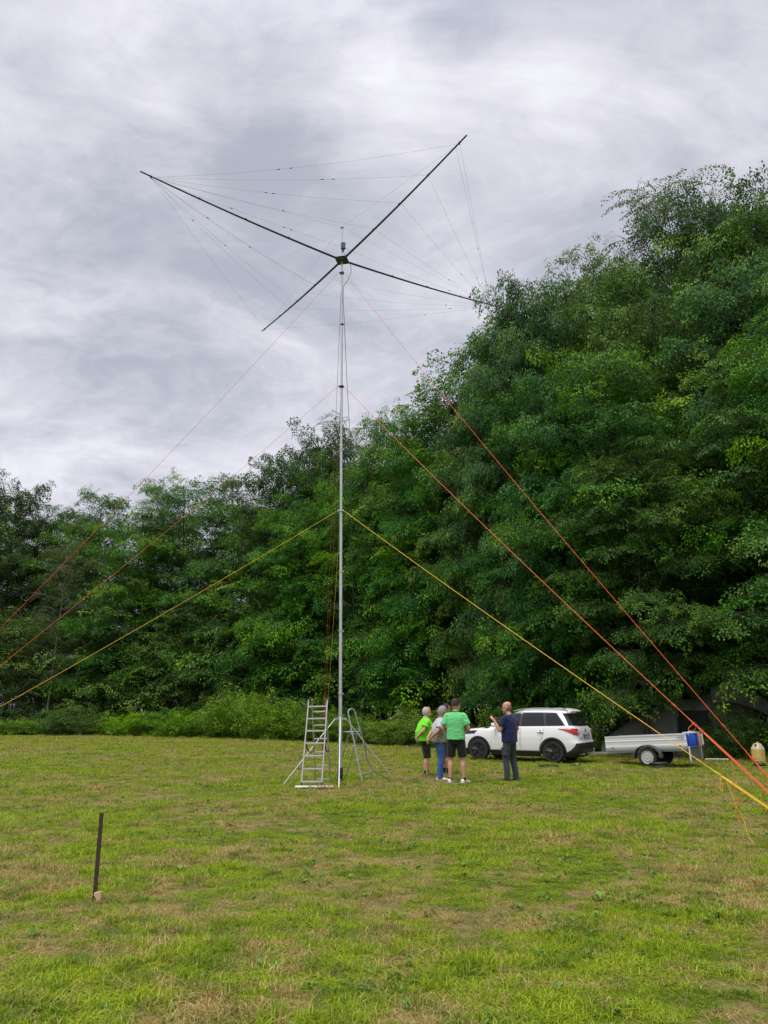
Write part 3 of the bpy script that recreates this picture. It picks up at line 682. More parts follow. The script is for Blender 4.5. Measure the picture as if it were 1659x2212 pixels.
# ------------------------------------------------------------------ mast
MB_ = gnd(735, 1687); YM = MB_.y
LEAN = (at(739, 490, YM).x - MB_.x)/at(739, 490, YM).z
def mz(py): return at(738, py, YM).z
def mp(z): return Vector((LEAN*z, 0, z))                 # on the mast axis, local
def build_mast():
    t = empty('mast', MB_, 0, 'tall silver telescopic mast standing on the meadow between the two ladders', 'mast')
    zs = [mz(y) for y in (1664, 1497, 1361.7, 1233, 1103, 969.5, 835, 700, 590, 490)]
    rs = [.042, .040, .038, .0355, .033, .030, .027, .024, .021]
    for i, r_ in enumerate(rs):
        bm = BM(); bm_tube(bm, [mp(zs[i]), mp(zs[i+1])], r_, 16); s = fin('mast_section', bm, M_ALU, t, True)
        if i < 7:
            bm = BM(); z = zs[i+1]
            bm_lathe(bm, [(r_+.002, -.035), (r_+.010, -.03), (r_+.010, .012), (r_+.002, .018)], mp(z), (LEAN, 0, 1), 16)
            bm_box(bm, mp(z)+Vector((r_+.016, -.012, -.012)), (.035, .02, .03))
            fin('clamp', bm, M_ALU2 if i < 5 else M_BLACK, t, True)
    bm = BM(); bm_lathe(bm, [(.085, -.03), (.09, .03), (.075, .05), (.06, .06), (.058, .13), (.064, .14), (.058, .15), (.056, .22), (.062, .23), (.056, .24), (.054, .30)], (0, 0, 0))
    fin('base_boot', bm, M_BLACK, t, True)
    zc = mz(1552)
    bm = BM(); bm_lathe(bm, [(.050, -.03), (.056, -.025), (.056, .025), (.050, .03)], mp(zc), (0, 0, 1), 16)
    feet = [gnd(609, 1692), gnd(857, 1685), gnd(732, 1701), Vector((MB_.x+.1, MB_.y+1.55, 0))]
    for f in feet:
        d = (f-MB_); d.z = 0; d.normalize(); bm_box(bm, mp(zc)+d*.09, (.10, .022, .03), Matrix.Rotation(math.atan2(d.y, d.x), 3, 'Z'))
    fin('strut_collar', bm, M_ALU, t, True)
    for f in feet[:3]:
        l = f-MB_; d = Vector((l.x, l.y, 0)).normalized(); a = mp(zc)+d*.13; b = Vector((l.x, l.y, -.06))
        bm = BM(); bm_tube(bm, [a, b], .0125, 10); bm_tube(bm, [a.lerp(b, .62), a.lerp(b, .655)], .017, 10); fin('strut', bm, M_ALU, t, True)
        q = a.lerp(b, .55); bm = BM(); bm_tube(bm, [mp(.74)+d*.045, q], .0045, 6); fin('brace_wire', bm, M_GALV, t, True)
    bm = BM(); bm_lathe(bm, [(.044, -.02), (.05, -.015), (.05, .015), (.044, .02)], mp(.74), (0, 0, 1), 16); fin('brace_ring', bm, M_GALV, t, True)
    # rope collars: yellow level, middle level, top level
    for py in (1103, 835, 590):
        z = mz(py); bm = BM(); r_ = float(np.interp(z, zs[:-1], rs))
        for q in (anchL, anchR, anchB):
            d = q-MB_; d.z = 0; d.normalize(); c = mp(z)+d*(r_+.03)
            bm_tube(bm, [c+Vector((d.x*.03*math.cos(a), d.y*.03*math.cos(a), .022*math.sin(a))) for a in np.linspace(0, 6.283, 13)[:-1]], .006, 6, closed=True)
        bm_lathe(bm, [(r_+.004, -.02), (r_+.036, -.016), (r_+.036, .016), (r_+.004, .02)], mp(z), (LEAN, 0, 1), 18); fin('rope_collar', bm, M_ALU if py == 1103 else M_BLACK, t, True)
anchL, anchR, anchB = gnd(-375, 1740), gnd(1795, 1846), Vector((MB_.x-.95, MB_.y+7.6, 0))
build_mast()

# coax cable that hangs along the mast and runs out over the grass
bm = BM()
ztop = mz(545)
cab = [mp(ztop)+Vector(o) for o in ((.03, -.02, .0), (.11, -.03, -.12), (.24, -.03, -.42), (.26, -.03, -.62), (.17, -.03, -.86), (.06, -.02, -1.02), (.045, 0, -1.3))]
pts = [cab[0]]
for i in range(len(cab)-1): pts += [cab[i].lerp(cab[i+1], f) for f in (.33, .67, 1.0)]
for py, px in ((700, 744), (835, 750), (957, 757), (1200, 760), (1450, 768), (1640, 793), (1665, 806), (1683, 826), (1700, 842)):
    w = at(px, py, YM-.02-(.35 if py > 1650 else 0)); pts.append(w-MB_)
pts[-1] = gnd(842, 1688)-MB_+Vector((0, 0, .03)); pts[-2] = gnd(828, 1686)-MB_+Vector((0, 0, .10))
cable_pts = [p+MB_ for p in pts]
bm_tube(bm, pts, .0065, 8)
o = fin('coax_cable', bm, M_BLACK, None, True, MB_); tag(o, 'black coaxial cable looping from the antenna box down beside the mast to the grass', 'cable')

# ------------------------------------------------------------------ wire antenna on top of the mast
def build_antenna():
    ZH = mz(562); hub = MB_+mp(ZH)
    t = empty('wire_beam_antenna', hub, 0, 'cross shaped wire antenna with four black spreader poles on top of the mast', 'antenna')
    tips = {}
    for k, p, zz in (('A', (303, 370), 0), ('B', (1008, 292), 0), ('C', (1074, 662), 0), ('D', (566, 715), 0)):
        w = gnd(p[0], p[1], hub.z+.02); d = (w-hub); tips[k] = d
    bm = BM()
    R45 = Matrix.Rotation(math.atan2(tips['B'].y, tips['B'].x)+math.pi/4, 3, 'Z')
    bm_box(bm, (0, 0, -.03), (.30, .30, .012), R45, .004); bm_box(bm, (0, 0, .035), (.30, .30, .012), R45, .004); fin('hub_plate', bm, M_BLUE_GREY, t)
    for k, d in tips.items():
        L = d.length; u = d.normalized(); bm = BM(); pts = []; rr = []
        for i in range(11):
            f = i/10; pts.append(u*(L*f)+Vector((0, 0, -.05*math.sin(math.pi*f)))); rr.append(.030-.013*f)
        bm_tube(bm, pts, rr, 10)
        sp = fin('spreader', bm, M_FIBRE, t, True)
        for f in (.30, .52, .74, .955):
            bm = BM(); bm_tube(bm, [u*(L*f-.02)+Vector((0, 0, -.04*math.sin(math.pi*f))), u*(L*f+.03)+Vector((0, 0, -.04*math.sin(math.pi*f)))], .034-.013*f, 8); bm_box(bm, u*(L*f)+Vector((0, 0, -.045)), (.02, .02, .03)); fin('wire_clip', bm, M_BLACK, sp, True)
    P = lambda k, f: tips[k]*f+Vector((0, 0, -.03))
    # matching box on the stub above the hub
    zb = mz(533)-ZH; bm = BM(); bm_box(bm, (LEAN*zb+.035, -.045, zb), (.12, .08, .19), None, .012); bm_box(bm, (LEAN*zb+.03, -.04, zb-.13), (.06, .05, .06), None, .008); fin('matching_box', bm, M_BLUE_GREY, t)
    zt = mz(491)-ZH; top = Vector((LEAN*zt, 0, zt))
    bm = BM(); bm_lathe(bm, [(.02, -.02), (.045, -.015), (.045, .01), (.02, .02)], top, (0, 0, 1), 12); fin('top_ring', bm, M_GALV, t, True)
    def wire(pts, r_=.0019, ins=()):
        bm = BM(); bm_tube(bm, pts, r_, 5)
        w = fin('wire_element', bm, M_WIRE, t, True)
        for f in ins:
            i = f*(len(pts)-1); a = pts[int(i)]; b = pts[min(int(i)+1, len(pts)-1)]; c = a.lerp(b, i-int(i)); q = (b-a).normalized()
            bm = BM(); bm_tube(bm, [c-q*.035, c+q*.03], .009, 6); fin('insulator', bm, M_BLACK, w, True)
    for k in 'ABCD': wire([top, P(k, .955)], .0017)
    box = Vector((LEAN*zb, 0, zb))
    # reflectors and directors, bent round the spreaders, held by cords to the tips
    for f, s, ins in ((.955, .16, (.43, .47)), (.74, .10, (.62, .66)), (.53, .10, (.45, .48)), (.31, .08, (.57,))):
        wire(sag(P('A', .955), P('B', f), s), .0019, ins)
    for f, s, ins in ((.955, .05, ()), (.30, .14, (.55,)), (.62, .12, (.25,)), (.52, .12, (.5,)), (.30, .10, (.3,))):
        wire(sag(P('A', .955), P('D', f) if f in (.955, .62, .30) else P('D', f)*.9+P('A', .1), s), .0019, ins)
    wire(sag(P('A', .955), box, .05), .0019, (.38, .66, .70)); wire(sag(P('C', .955), box, .05), .0019, (.3,))
    for f, s, ins in ((.955, .05, (.80,)), (.93, .04, (.55,)), (.74, .08, (.72,)), (.53, .08, (.62,)), (.31, .06, (.6,))):
        wire(sag(P('B', f), P('C', .955), s), .0019, ins)
    for f, s, ins in ((.955, .10, (.72,)), (.62, .12, (.8,)), (.40, .12, (.75,)), (.2, .1, ())):
        wire(sag(P('D', f), P('C', .955), s), .0019, ins)
build_antenna()

# ------------------------------------------------------------------ guy ropes
def rope(name, a, b, m, label, knots=(), tails=(), r_=.0055, sg=.10, double_from=None, gap=.6):
    a, b = Vector(a), Vector(b); o0 = b.copy(); bm = BM()
    line = [p-o0 for p in sag(a, b, sg, 24)]
    bm_tube(bm, line, r_, 6)
    def P(f):
        i = f*24; j = min(int(i), 23); return line[j].lerp(line[j+1], i-j)
    if double_from is not None:                                      # the tensioning loop runs back to the anchor beside the standing part
        for k, off in enumerate(((.016, .012, .014), (-.012, -.016, -.016))):
            bm_tube(bm, [P(f)+Vector(off)*gap*min(1, (f-double_from)*30)*(1 if f < .985 else 0) for f in np.linspace(double_from, 1, 10)], r_, 6)
    for f, s in knots:
        c = P(f); q = (P(min(1, f+.01))-c).normalized(); aa, bb = frame_of(q)
        bm_tube(bm, [c+q*(s*(i/16-.5)*2.2)+(aa*math.cos(i*1.15)+bb*math.sin(i*1.15))*s*.42 for i in range(17)], r_*1.15, 6)
    for kind, f, ln, dr in tails:
        c = P(f); dr = Vector(dr)
        if kind == 'loop':
            bm_tube(bm, [c+Vector((dr.x*ln*.28*math.sin(2*a_), dr.y*ln*.28*math.sin(2*a_), 0))*1.0+Vector((dr.x, dr.y, 0))*ln*.25*math.sin(a_)+Vector((0, 0, dr.z*ln*math.sin(a_))) for a_ in np.linspace(0, math.pi, 14)], r_*.9, 6)
        else:
            e = c+dr*ln; m_ = [c.lerp(e, i/8)+Vector((.03*math.sin(i*1.7), .02*math.cos(i*1.3), .0))*(i/8) for i in range(9)]
            bm_tube(bm, m_, r_*.7, 6)
    o = fin(name, bm, m, None, True, o0); tag(o, label, 'guy rope', 'guy ropes of the mast'); return o
def coll(py, anch, r_=.03):
    d = anch-MB_; d.z = 0; d.normalize(); return MB_+mp(mz(py))+d*(r_+.055)
up3 = Vector((0, 0, .05))
def frac(a, b, px):                                                # where along a-b the photo column px falls
    best = 0; bd = 1e9
    for i in range(401):
        p = a.lerp(b, i/400); x = p.x; f_ = p.y*math.cos(PITCH)+(p.z-CAM_Z)*math.sin(PITCH); d = abs(CX+FPX*x/f_-px)
        if d < bd: bd, best = d, i/400
    return best
yR, yL, yB = (coll(1103, q) for q in (anchR, anchL, anchB))
fY = frac(yR, anchR, 1530); fO = frac(yR, anchR, 1500)
rope('guy_rope', yR, anchR+up3, M_YROPE, 'yellow guy rope from the mast to the right border, with a hanging loop', ((fY-.012, .030), (fY+.012, .035)), (('loop', fY+.015, .20, (-.4, -.3, -1)), ('tail', fY+.02, 1.0, (.16, -.30, -.80))), .0052, .06, fY)
yL_ = rope('guy_rope', yL, anchL+up3, M_YROPE, 'yellow guy rope from the lowest collar of the mast to the left border', (), (), .0048, .08)
mR, mL, mB = (coll(835, q) for q in (anchR, anchL, anchB))
fM = frac(mR, anchR, 1480)
rope('guy_rope', mR, anchR+up3+Vector((.03, .05, 0)), M_OROPE, 'orange guy rope from the middle of the mast down to the right border', ((fM-.015, .03), (fM+.012, .04), (fM+.02, .03)), (('loop', fM+.01, .14, (-1.4, -.4, -.7)), ('loop', fM+.02, .10, (-1.2, -.4, -.3)), ('tail', fM+.055, .9, (-.05, -.15, -.9))), .0048, .12, fM)
rope('guy_rope', mL, anchL+up3+Vector((-.03, .05, 0)), M_OROPE, 'orange red guy rope from the middle collar of the mast to the left border', (), (), .0039, .12)
tR, tL, tB = (coll(588, q, .02) for q in (anchR, anchL, anchB))
fT = frac(tR, anchR, 1598)
rope('guy_rope', tR, anchR+up3+Vector((.06, .10, 0)), M_RROPE, 'red orange guy rope from the mast top down past the canister on the right', ((fT-.02, .03), (fT+.012, .04)), (('loop', fT+.012, .16, (1.3, .2, .05)), ('tail', fT+.02, 1.25, (-.02, -.05, -.95)), ('tail', fT+.025, 1.1, (.05, -.1, -.95))), .0038, .16, fT)
rope('guy_rope', tL, anchL+up3+Vector((-.06, .10, 0)), M_RROPE, 'red guy rope from the top collar of the mast to the left border', (), (), .0037, .16)
fB = .80
rope('guy_rope', yB, anchB+up3, M_YROPE, 'yellow guy rope running away from the camera just left of the mast', ((fB, .03),), (), .0052, .05)
rope('guy_rope', mB, anchB+up3+Vector((-.04, .05, 0)), M_BROPE, 'orange guy rope running away behind the mast, knotted behind the tall ladder', ((fB+.02, .04), (fB+.04, .04)), (('loop', fB+.04, .3, (-.3, 0, -1)), ('tail', fB+.03, .6, (.05, 0, -.95))), .0048, .08, fB, .4)
rope('guy_rope', tB, anchB+up3+Vector((-.07, .09, 0)), M_BROPE, 'dark orange guy rope running away from the camera, leftmost of the three beside the mast', ((fB+.05, .04),), (('tail', fB+.05, .7, (0, .05, -.95)),), .0048, .10, fB+.01, .4)
for p, lb in ((anchR, 'iron stake at the right rope anchor, outside the right border'), (anchL, 'iron stake at the left rope anchor, outside the left border'), (anchB, 'iron stake holding the ropes that run behind the mast')):
    bm = BM(); bm_box(bm, (0, 0, .02), (.034, .006, .6)); bm_box(bm, (-.014, .016, .02), (.006, .028, .6)); o = fin('anchor_stake', bm, M_RUST, None, False, p); tag(o, lb, 'stake')

# ------------------------------------------------------------------ ladders
def build_tall_ladder():
    a, b = gnd(651, 1699), gnd(695, 1699); c, d = gnd(682, 1690), gnd(714, 1690)
    a.z = b.z = .05; L0 = (a+b)/2; L0.z = 0
    t = empty('double_ladder', L0, 0, 'tall silver double ladder standing open on a white board, left of the mast', 'ladder')
    tl, tr = at(667, 1513, 17.55)-L0, at(707.5, 1512, 17.55)-L0
    a, b, c, d = a-L0, b-L0, c-L0, d-L0; c.z = d.z = -.03
    back_tl, back_tr = tl+Vector((.06, .12, .015)), tr+Vector((-.05, .12, .015))
    def section(f0, f1, t0, t1, n, name, mat, first, last, ext=.02):
        for p, q in ((f0, t0), (f1, t1)):
            v = q-p; bm = BM(); u = v.normalized(); aa = (f1-f0).normalized(); nn = u.cross(aa)
            M = Matrix((aa, nn, u)).transposed(); bm_box(bm, (p+q)/2, (.026, .066, v.length+ext), M, .004); r_ = fin(name, bm, mat, t)
            bm = BM(); bm_box(bm, p+u*.015, (.032, .072, .05), M, .004); fin('foot_cap', bm, M_BLACK, r_)
        for i in range(n):
            f = first+(last-first)*i/(n-1); p, q = f0.lerp(t0, f), f1.lerp(t1, f); v = q-p; aa = v.normalized(); u = ((t0-f0).normalized()); u = (u-aa*u.dot(aa)).normalized()
            bm = BM(); bm_box(bm, (p+q)/2, (v.length-.02, .045, .030), Matrix((aa, Vector((0, 1, 0)), Vector((0, 0, 1)))).transposed(), .004); fin('rung', bm, M_ALU, t)
    section(a, b, tl, tr, 7, 'rail', M_ALU, .03, .925)
    section(c, d, back_tl, back_tr, 6, 'rail', simple('ladder_rail_painted_shade', (0.46, 0.43, 0.40), .45, .7, .12, 9), .06, .86)  # rear rails: darker copy of the aluminium, shade put into the colour
    for p, q in ((tl, back_tl), (tr, back_tr)):
        bm = BM(); bm_box(bm, (p+q)/2+Vector((0, 0, .0)), (.04, .17, .07), None, .008); h = fin('hinge', bm, M_BLACK, t)
        bm = BM(); bm_box(bm, p+Vector((0, 0, .02)), (.036, .07, .03), None, .006); fin('end_cap', bm, M_RED, h)
    for f0, f1, g0, g1, lab in ((a, tl, c, back_tl, 0), (b, tr, d, back_tr, 1)):
        p, q = f0.lerp(f1, .50), g0.lerp(g1, .42); bm = BM(); bm_tube(bm, sag(p, q, .14, 12), .014, 8, flat=.4); fin('stop_strap', bm, M_BLACK, t, True)
build_tall_ladder()
bm = BM(); w0, w1 = gnd(646, 1702), gnd(706, 1701); c = (w0+w1)/2; bm_box(bm, (0, 0, .035), ((w1-w0).length+.22, .16, .03), None, .006)
o = fin('board', bm, M_WHITE, None, False, c+Vector((0.02, .06, -.015))); tag(o, 'white plank lying under the feet of the tall double ladder', 'board')

def build_step_ladder():
    f0, f1, r0, r1 = gnd(783, 1689), gnd(807, 1684), gnd(723, 1683), gnd(747, 1679)
    t0, t1 = at(752.5, 1541, 18.55), at(768, 1541, 18.85); L0 = (f0+f1+r0+r1)/4; L0.z = 0
    t = empty('stepladder', L0, 0, 'small grey stepladder with a rounded top handle, just right of the mast', 'ladder')
    f0, f1, r0, r1, t0, t1 = (p-L0 for p in (f0, f1, r0, r1, t0, t1))
    for p in (f0, f1, r0, r1): p.z = -.02
    top = (t0+t1)/2+Vector((-.01, 0, .10)); bm = BM()
    arc = [t0+Vector((0, 0, .0)), t0+(t0-f0).normalized()*.05, t0.lerp(top, .55)+Vector((-.012, 0, .045)), top+Vector((0, 0, .012)), t1.lerp(top, .55)+Vector((.012, 0, .045)), t1+(t1-f1).normalized()*.05, t1]
    bm_tube(bm, arc, .016, 8); fin('handle_hoop', bm, M_ALU, t, True)
    for p, q in ((f0, t0), (f1, t1)):
        bm = BM(); bm_tube(bm, [p, q], .016, 8); fin('front_leg', bm, M_ALU2, t, True)
    h0, h1 = f0.lerp(t0, .70), f1.lerp(t1, .70); 
    for p, q in ((r0, f0.lerp(t0, .80)), (r1, f1.lerp(t1, .80))):
        bm = BM(); bm_tube(bm, [p, q], .013, 8); fin('rear_leg', bm, M_ALU2, t, True)
    bm = BM(); bm_tube(bm, [r0.lerp(f0.lerp(t0, .8), .1), r1.lerp(f1.lerp(t1, .8), .1)], .010, 8); fin('rear_brace', bm, M_ALU2, t, True)
    for i, f in enumerate((.12, .32, .52, .70)):
        p, q = f0.lerp(t0, f), f1.lerp(t1, f); v = q-p; aa = v.normalized(); nn = Vector((0, 0, 1)).cross(aa).normalized(); M = Matrix((aa, nn, aa.cross(nn))).transposed()
        bm = BM(); bm_box(bm, (p+q)/2+nn*.02, (v.length, .085, .026), M, .004); fin('tread', bm, M_ALU, t)
    p, q = f0.lerp(t0, .72), f1.lerp(t1, .72); v = q-p; aa = v.normalized(); nn = Vector((0, 0, 1)).cross(aa).normalized(); M = Matrix((aa, nn, aa.cross(nn))).transposed()
    bm = BM(); bm_box(bm, (p+q)/2+nn*.10+Vector((0, 0, .015)), (v.length+.03, .26, .025), M, .006); fin('platform', bm, M_ALU, t)
build_step_ladder()

# ------------------------------------------------------------------ stake in the foreground
g = gnd(204, 1944); hgt = at(217, 1755, g.y).z
bm = BM(); bm_box(bm, (0, 0, hgt/2-.15), (.036, .005, hgt+.3)); bm_box(bm, (-.0155, .0175, hgt/2-.15), (.005, .030, hgt+.3)); 
o = fin('iron_stake', bm, M_RUST, None, False, g); o.rotation_euler = (0, 0, R(12)); tag(o, 'dark brown iron stake standing upright in the foreground grass', 'stake')
bm = BM(); pr = [(-.030, .075), (.032, .085), (.034, -.05), (.000, -.05), (-.003, .005), (-.010, .032), (-.020, .046), (-.030, .050)]
k = len(pr); bm_add(bm, [(x, -.018, z) for x, z in pr]+[(x, .022, z) for x, z in pr], [tuple(range(k)), tuple(range(2*k-1, k-1, -1))]+[(i, (i+1) % k, k+(i+1) % k, k+i) for i in range(k)])
o = fin('wooden_block', bm, M_WOOD, None, False, g+Vector((.042, -.045, .0))); o.rotation_euler = (0, 0, R(-8)); o.scale = (.95, .95, .95); tag(o, 'small pale wooden block with a notch at the foot of the iron stake', 'block')

# ------------------------------------------------------------------ car
def paint(name, col, rough=.25, coat=.6):
    m, t, out = material(name)
    n = t.noise(t.add('ShaderNodeTexCoord').outputs['Object'], 2.5, 4, .6)
    c = t.mix(t.math('MULTIPLY', n, .25), col, tuple(v*.8 for v in col))
    b = t.add('ShaderNodeBsdfPrincipled', ins={'Base Color': c, 'Roughness': rough, 'Coat Weight': coat, 'Coat Roughness': .06})
    t.l.new(b.outputs[0], out.inputs[0]); return m
M_PAINT = paint('white_car_paint', (0.78, 0.78, 0.785))
M_GLASS = simple('tinted_glass', (0.010, 0.012, 0.014), .04, 0, .05, 3, spec=.6)
M_CLAD = simple('black_cladding', (0.022, 0.022, 0.024), .6, 0, .15, 40, .1)
M_GREYPL = simple('grey_plastic', (0.085, 0.085, 0.09), .55, 0, .1, 30)
M_TAIL = simple('red_lens', (0.42, 0.008, 0.018), .12, 0, .25, 14, spec=.7)
M_TAILD = simple('dark_red_lens', (0.10, 0.006, 0.010), .12, 0, .2, 14, spec=.7)
M_CLEAR = simple('clear_lens', (0.62, 0.60, 0.60), .12, .2, .1, 14)
M_CHROME = simple('bright_metal', (0.72, 0.72, 0.73), .18, 1, .05, 8)
M_SEAM = simple('panel_gap', (0.03, 0.03, 0.032), .7, 0, .05, 8)
M_RIM = simple('black_rim', (0.025, 0.025, 0.027), .22, .4, .1, 10)
M_PLATE = simple('plate_white', (0.72, 0.73, 0.70), .4, 0, .04, 10)
M_INK = simple('plate_ink', (0.015, 0.015, 0.02), .5, 0, .05, 10)
M_PBLUE = simple('plate_blue', (0.02, 0.05, 0.28), .4, 0, .05, 10)
M_AMBER = simple('amber_reflector', (0.80, 0.20, 0.01), .25, 0, .1, 20)
def interp(z, tab):
    return float(np.interp(z, [a for a, _ in tab], [b for _, b in tab]))
CB = [(.20, .78), (.34, .862), (.55, .885), (.75, .888), (.92, .872), (1.02, .852), (1.06, .835), (1.15, .800), (1.35, .725), (1.46, .672), (1.53, .615), (1.575, .52), (1.60, .36), (1.612, .16)]
CF = [(.20, -1.90), (.34, -2.05), (.5, -2.09), (.72, -2.08), (.86, -2.02), (.93, -1.90), (.97, -1.70), (1.01, -1.30), (1.045, -.98), (1.06, -.93), (1.15, -.78), (1.35, -.43), (1.46, -.22), (1.53, -.02), (1.575, .16), (1.60, .45), (1.612, .65)]
CR = [(.20, 1.92), (.34, 2.05), (.5, 2.09), (.6, 2.09), (.66, 2.04), (.80, 2.02), (.95, 2.00), (1.06, 1.955), (1.15, 1.90), (1.35, 1.755), (1.455, 1.675), (1.47, 1.765), (1.53, 1.79), (1.575, 1.73), (1.60, 1.50), (1.612, 1.25)]
X0 = .85
def nexp(front, z): return (4.6 if z < 1.05 else 3.8) if front else (7.0 if z < 1.0 else 6.0)
def plan(z, phi):
    """phi 0 = rear centre, 90 = left side, 180 = front centre"""
    fr = phi > math.pi/2; b = interp(z, CB); a = (X0-interp(z, CF)) if fr else (interp(z, CR)-X0); n = nexp(fr, z)
    c, s = abs(math.cos(phi))**(2/n), abs(math.sin(phi))**(2/n)
    return (X0+(-a*c if fr else a*c), -b*s)
def yside(x, z):
    fr = x < X0; b = interp(z, CB); a = (X0-interp(z, CF)) if fr else (interp(z, CR)-X0); n = nexp(fr, z)
    return b*max(0, 1-min(1, abs((x-X0)/a))**n)**(1/n)
def xrear(y, z):
    b = interp(z, CB); a = interp(z, CR)-X0; n = nexp(False, z); return X0+a*max(0, 1-min(1, abs(y/b))**n)**(1/n)
def phi_of_y(y, z): n = nexp(False, z); return math.asin(min(1, abs(y)/interp(z, CB))**(n/2))
def phi_of_x(x, z): n = nexp(False, z); return math.acos(min(1, max(0, (x-X0)/(interp(z, CR)-X0)))**(n/2))
def grid_patch(bm, fn, nu, nv, off, depth=.02, mirror=False):
    """outer sheet fn(u, v) pushed outwards by off, with edges turned inwards"""
    P = [[Vector(fn(i/nu, j/nv)) for j in range(nv+1)] for i in range(nu+1)]
    def nor(i, j):
        a = P[min(i+1, nu)][j]-P[max(i-1, 0)][j]; b = P[i][min(j+1, nv)]-P[i][max(j-1, 0)]; n = a.cross(b)
        n = n.normalized() if n.length > 1e-9 else Vector((0, -1, 0))
        c = P[i][j]-Vector((X0, 0, .8)); c.z *= .25
        return n if n.dot(c) > 0 else -n
    sg = -1 if mirror else 1
    O = [[None]*(nv+1) for _ in range(nu+1)]; I = [[None]*(nv+1) for _ in range(nu+1)]
    for i in range(nu+1):
        for j in range(nv+1):
            n = nor(i, j); p = P[i][j]+n*off; q = P[i][j]+n*(off-depth)
            O[i][j] = bm.verts.new((p.x, p.y*sg, p.z)); I[i][j] = bm.verts.new((q.x, q.y*sg, q.z))
    for i in range(nu):
        for j in range(nv): bm.faces.new((O[i][j], O[i+1][j], O[i+1][j+1], O[i][j+1])); bm.faces.new((I[i][j], I[i][j+1], I[i+1][j+1], I[i+1][j]))
    for i in range(nu):
        for j in (0, nv): bm.faces.new((O[i][j], O[i+1][j], I[i+1][j], I[i][j]))
    for j in range(nv):
        for i in (0, nu): bm.faces.new((O[i][j], O[i][j+1], I[i][j+1], I[i][j]))
def side_quad(bl, br, tr, tl, bow=0.0):
    def f(u, v):
        x = (bl[0]*(1-u)+br[0]*u)*(1-v)+(tl[0]*(1-u)+tr[0]*u)*v; z = (bl[1]*(1-u)+br[1]*u)*(1-v)+(tl[1]*(1-u)+tr[1]*u)*v
        z += bow*math.sin(math.pi*u)*v
        return (x, -yside(x, z), z)
    return f
def rear_quad(yb, yt, zb, zt, y0b=None, y0t=None, bow=0.0):
    def f(u, v):
        y = (-yb+2*yb*u)*(1-v)+(-yt+2*yt*u)*v; z = zb+(zt-zb)*v - bow*math.sin(math.pi*u)*(1-v)
        return (xrear(y, z), y, z)
    return f
def text_mesh(name, s, size, mat, parent, M):
    c = bpy.data.curves.new(name, 'FONT'); c.body = s; c.size = size; c.align_x = 'CENTER'; c.align_y = 'CENTER'; c.extrude = .001; c.offset = size*.015
    o = bpy.data.objects.new(name, c); COL.objects.link(o); dg = bpy.context.evaluated_depsgraph_get(); me = bpy.data.meshes.new_from_object(o.evaluated_get(dg))
    bpy.data.objects.remove(o); bpy.data.curves.remove(c); me.transform(M); me.materials.clear(); me.materials.append(mat)
    return link(name, me, parent)
def apply_boolean(o, cutters):
    for c in cutters:
        m = o.modifiers.new('cut', 'BOOLEAN'); m.object = c; m.operation = 'DIFFERENCE'; m.solver = 'EXACT'
    dg = bpy.context.evaluated_depsgraph_get(); me = bpy.data.meshes.new_from_object(o.evaluated_get(dg)); o.modifiers.clear(); old = o.data; o.data = me; bpy.data.meshes.remove(old)
    for c in cutters: d = c.data; bpy.data.objects.remove(c); bpy.data.meshes.remove(d)
def wheel(parent, c, side, r_, w, rimm, spokes=True, spare=False):
    """side -1: outer face towards -y"""
    bm = BM(); h = w/2
    bm_lathe(bm, [(r_*.62, -h*.8), (r_*.80, -h), (r_*.95, -h*.92), (r_, -h*.6), (r_, h*.6), (r_*.95, h*.92), (r_*.80, h), (r_*.62, h*.8)], c, (0, 1, 0), 40)
    wh = fin('wheel', bm, M_RUBBER, parent, True)
    bm = BM(); s = side; R0 = r_*.68
    bm_lathe(bm, [(R0, s*h*.2), (R0, s*h*1.02), (R0*.95, s*h*1.04), (R0*.90, s*h*.85), (R0*.88, s*h*.2)] if s > 0 else [(R0*.88, s*h*.2), (R0*.90, s*h*.85), (R0*.95, s*h*1.04), (R0, s*h*1.02), (R0, s*h*.2)], c, (0, 1, 0), 40)
    k_ = 1 if spokes else 2.28; bm_lathe(bm, [(R0*.93, s*h*.3*k_), (R0*.93, s*h*.36*k_)], c, (0, 1, 0), 32)
    fin('rim', bm, rimm, wh, True)
    bm = BM(); cc = Vector(c)
    bm_lathe(bm, [(R0*.22, s*h*.5), (R0*.22, s*h*.9), (R0*.12, s*h*.97), (.001, s*h*.98)], c, (0, 1, 0), 20)
    if spokes:
        for k in range(5):
            for d in (-.16, .16):
                a = k*2*math.pi/5+d+.3; a0 = k*2*math.pi/5+d*2.4+.3
                p0 = cc+Vector((math.cos(a0)*R0*.16, s*h*.86, math.sin(a0)*R0*.16)); p1 = cc+Vector((math.cos(a)*R0*.90, s*h*.80, math.sin(a)*R0*.90))
                bm_tube(bm, [p0, p0.lerp(p1, .5), p1], [.020, .020, .028], 6)
    else:
        bm_lathe(bm, [(R0*.66, s*h*.80), (R0*.62, s*h*1.00), (R0*.5, s*h*1.02), (R0*.3, s*h*.90), (R0*.2, s*h*.90), (R0*.18, s*h*1.1), (R0*.02, s*h*1.12)], c, (0, 1, 0), 32)
        for k in range(8):
            a = k*math.pi/4; bm_tube(bm, [cc+Vector((math.cos(a)*R0*.78, s*h*.80, math.sin(a)*R0*.78)), cc+Vector((math.cos(a)*R0*.78, s*h*.835, math.sin(a)*R0*.78))], R0*.085, 8)
    fin('spokes' if spokes else 'wheel_disc', bm, rimm, wh, True)
    return wh
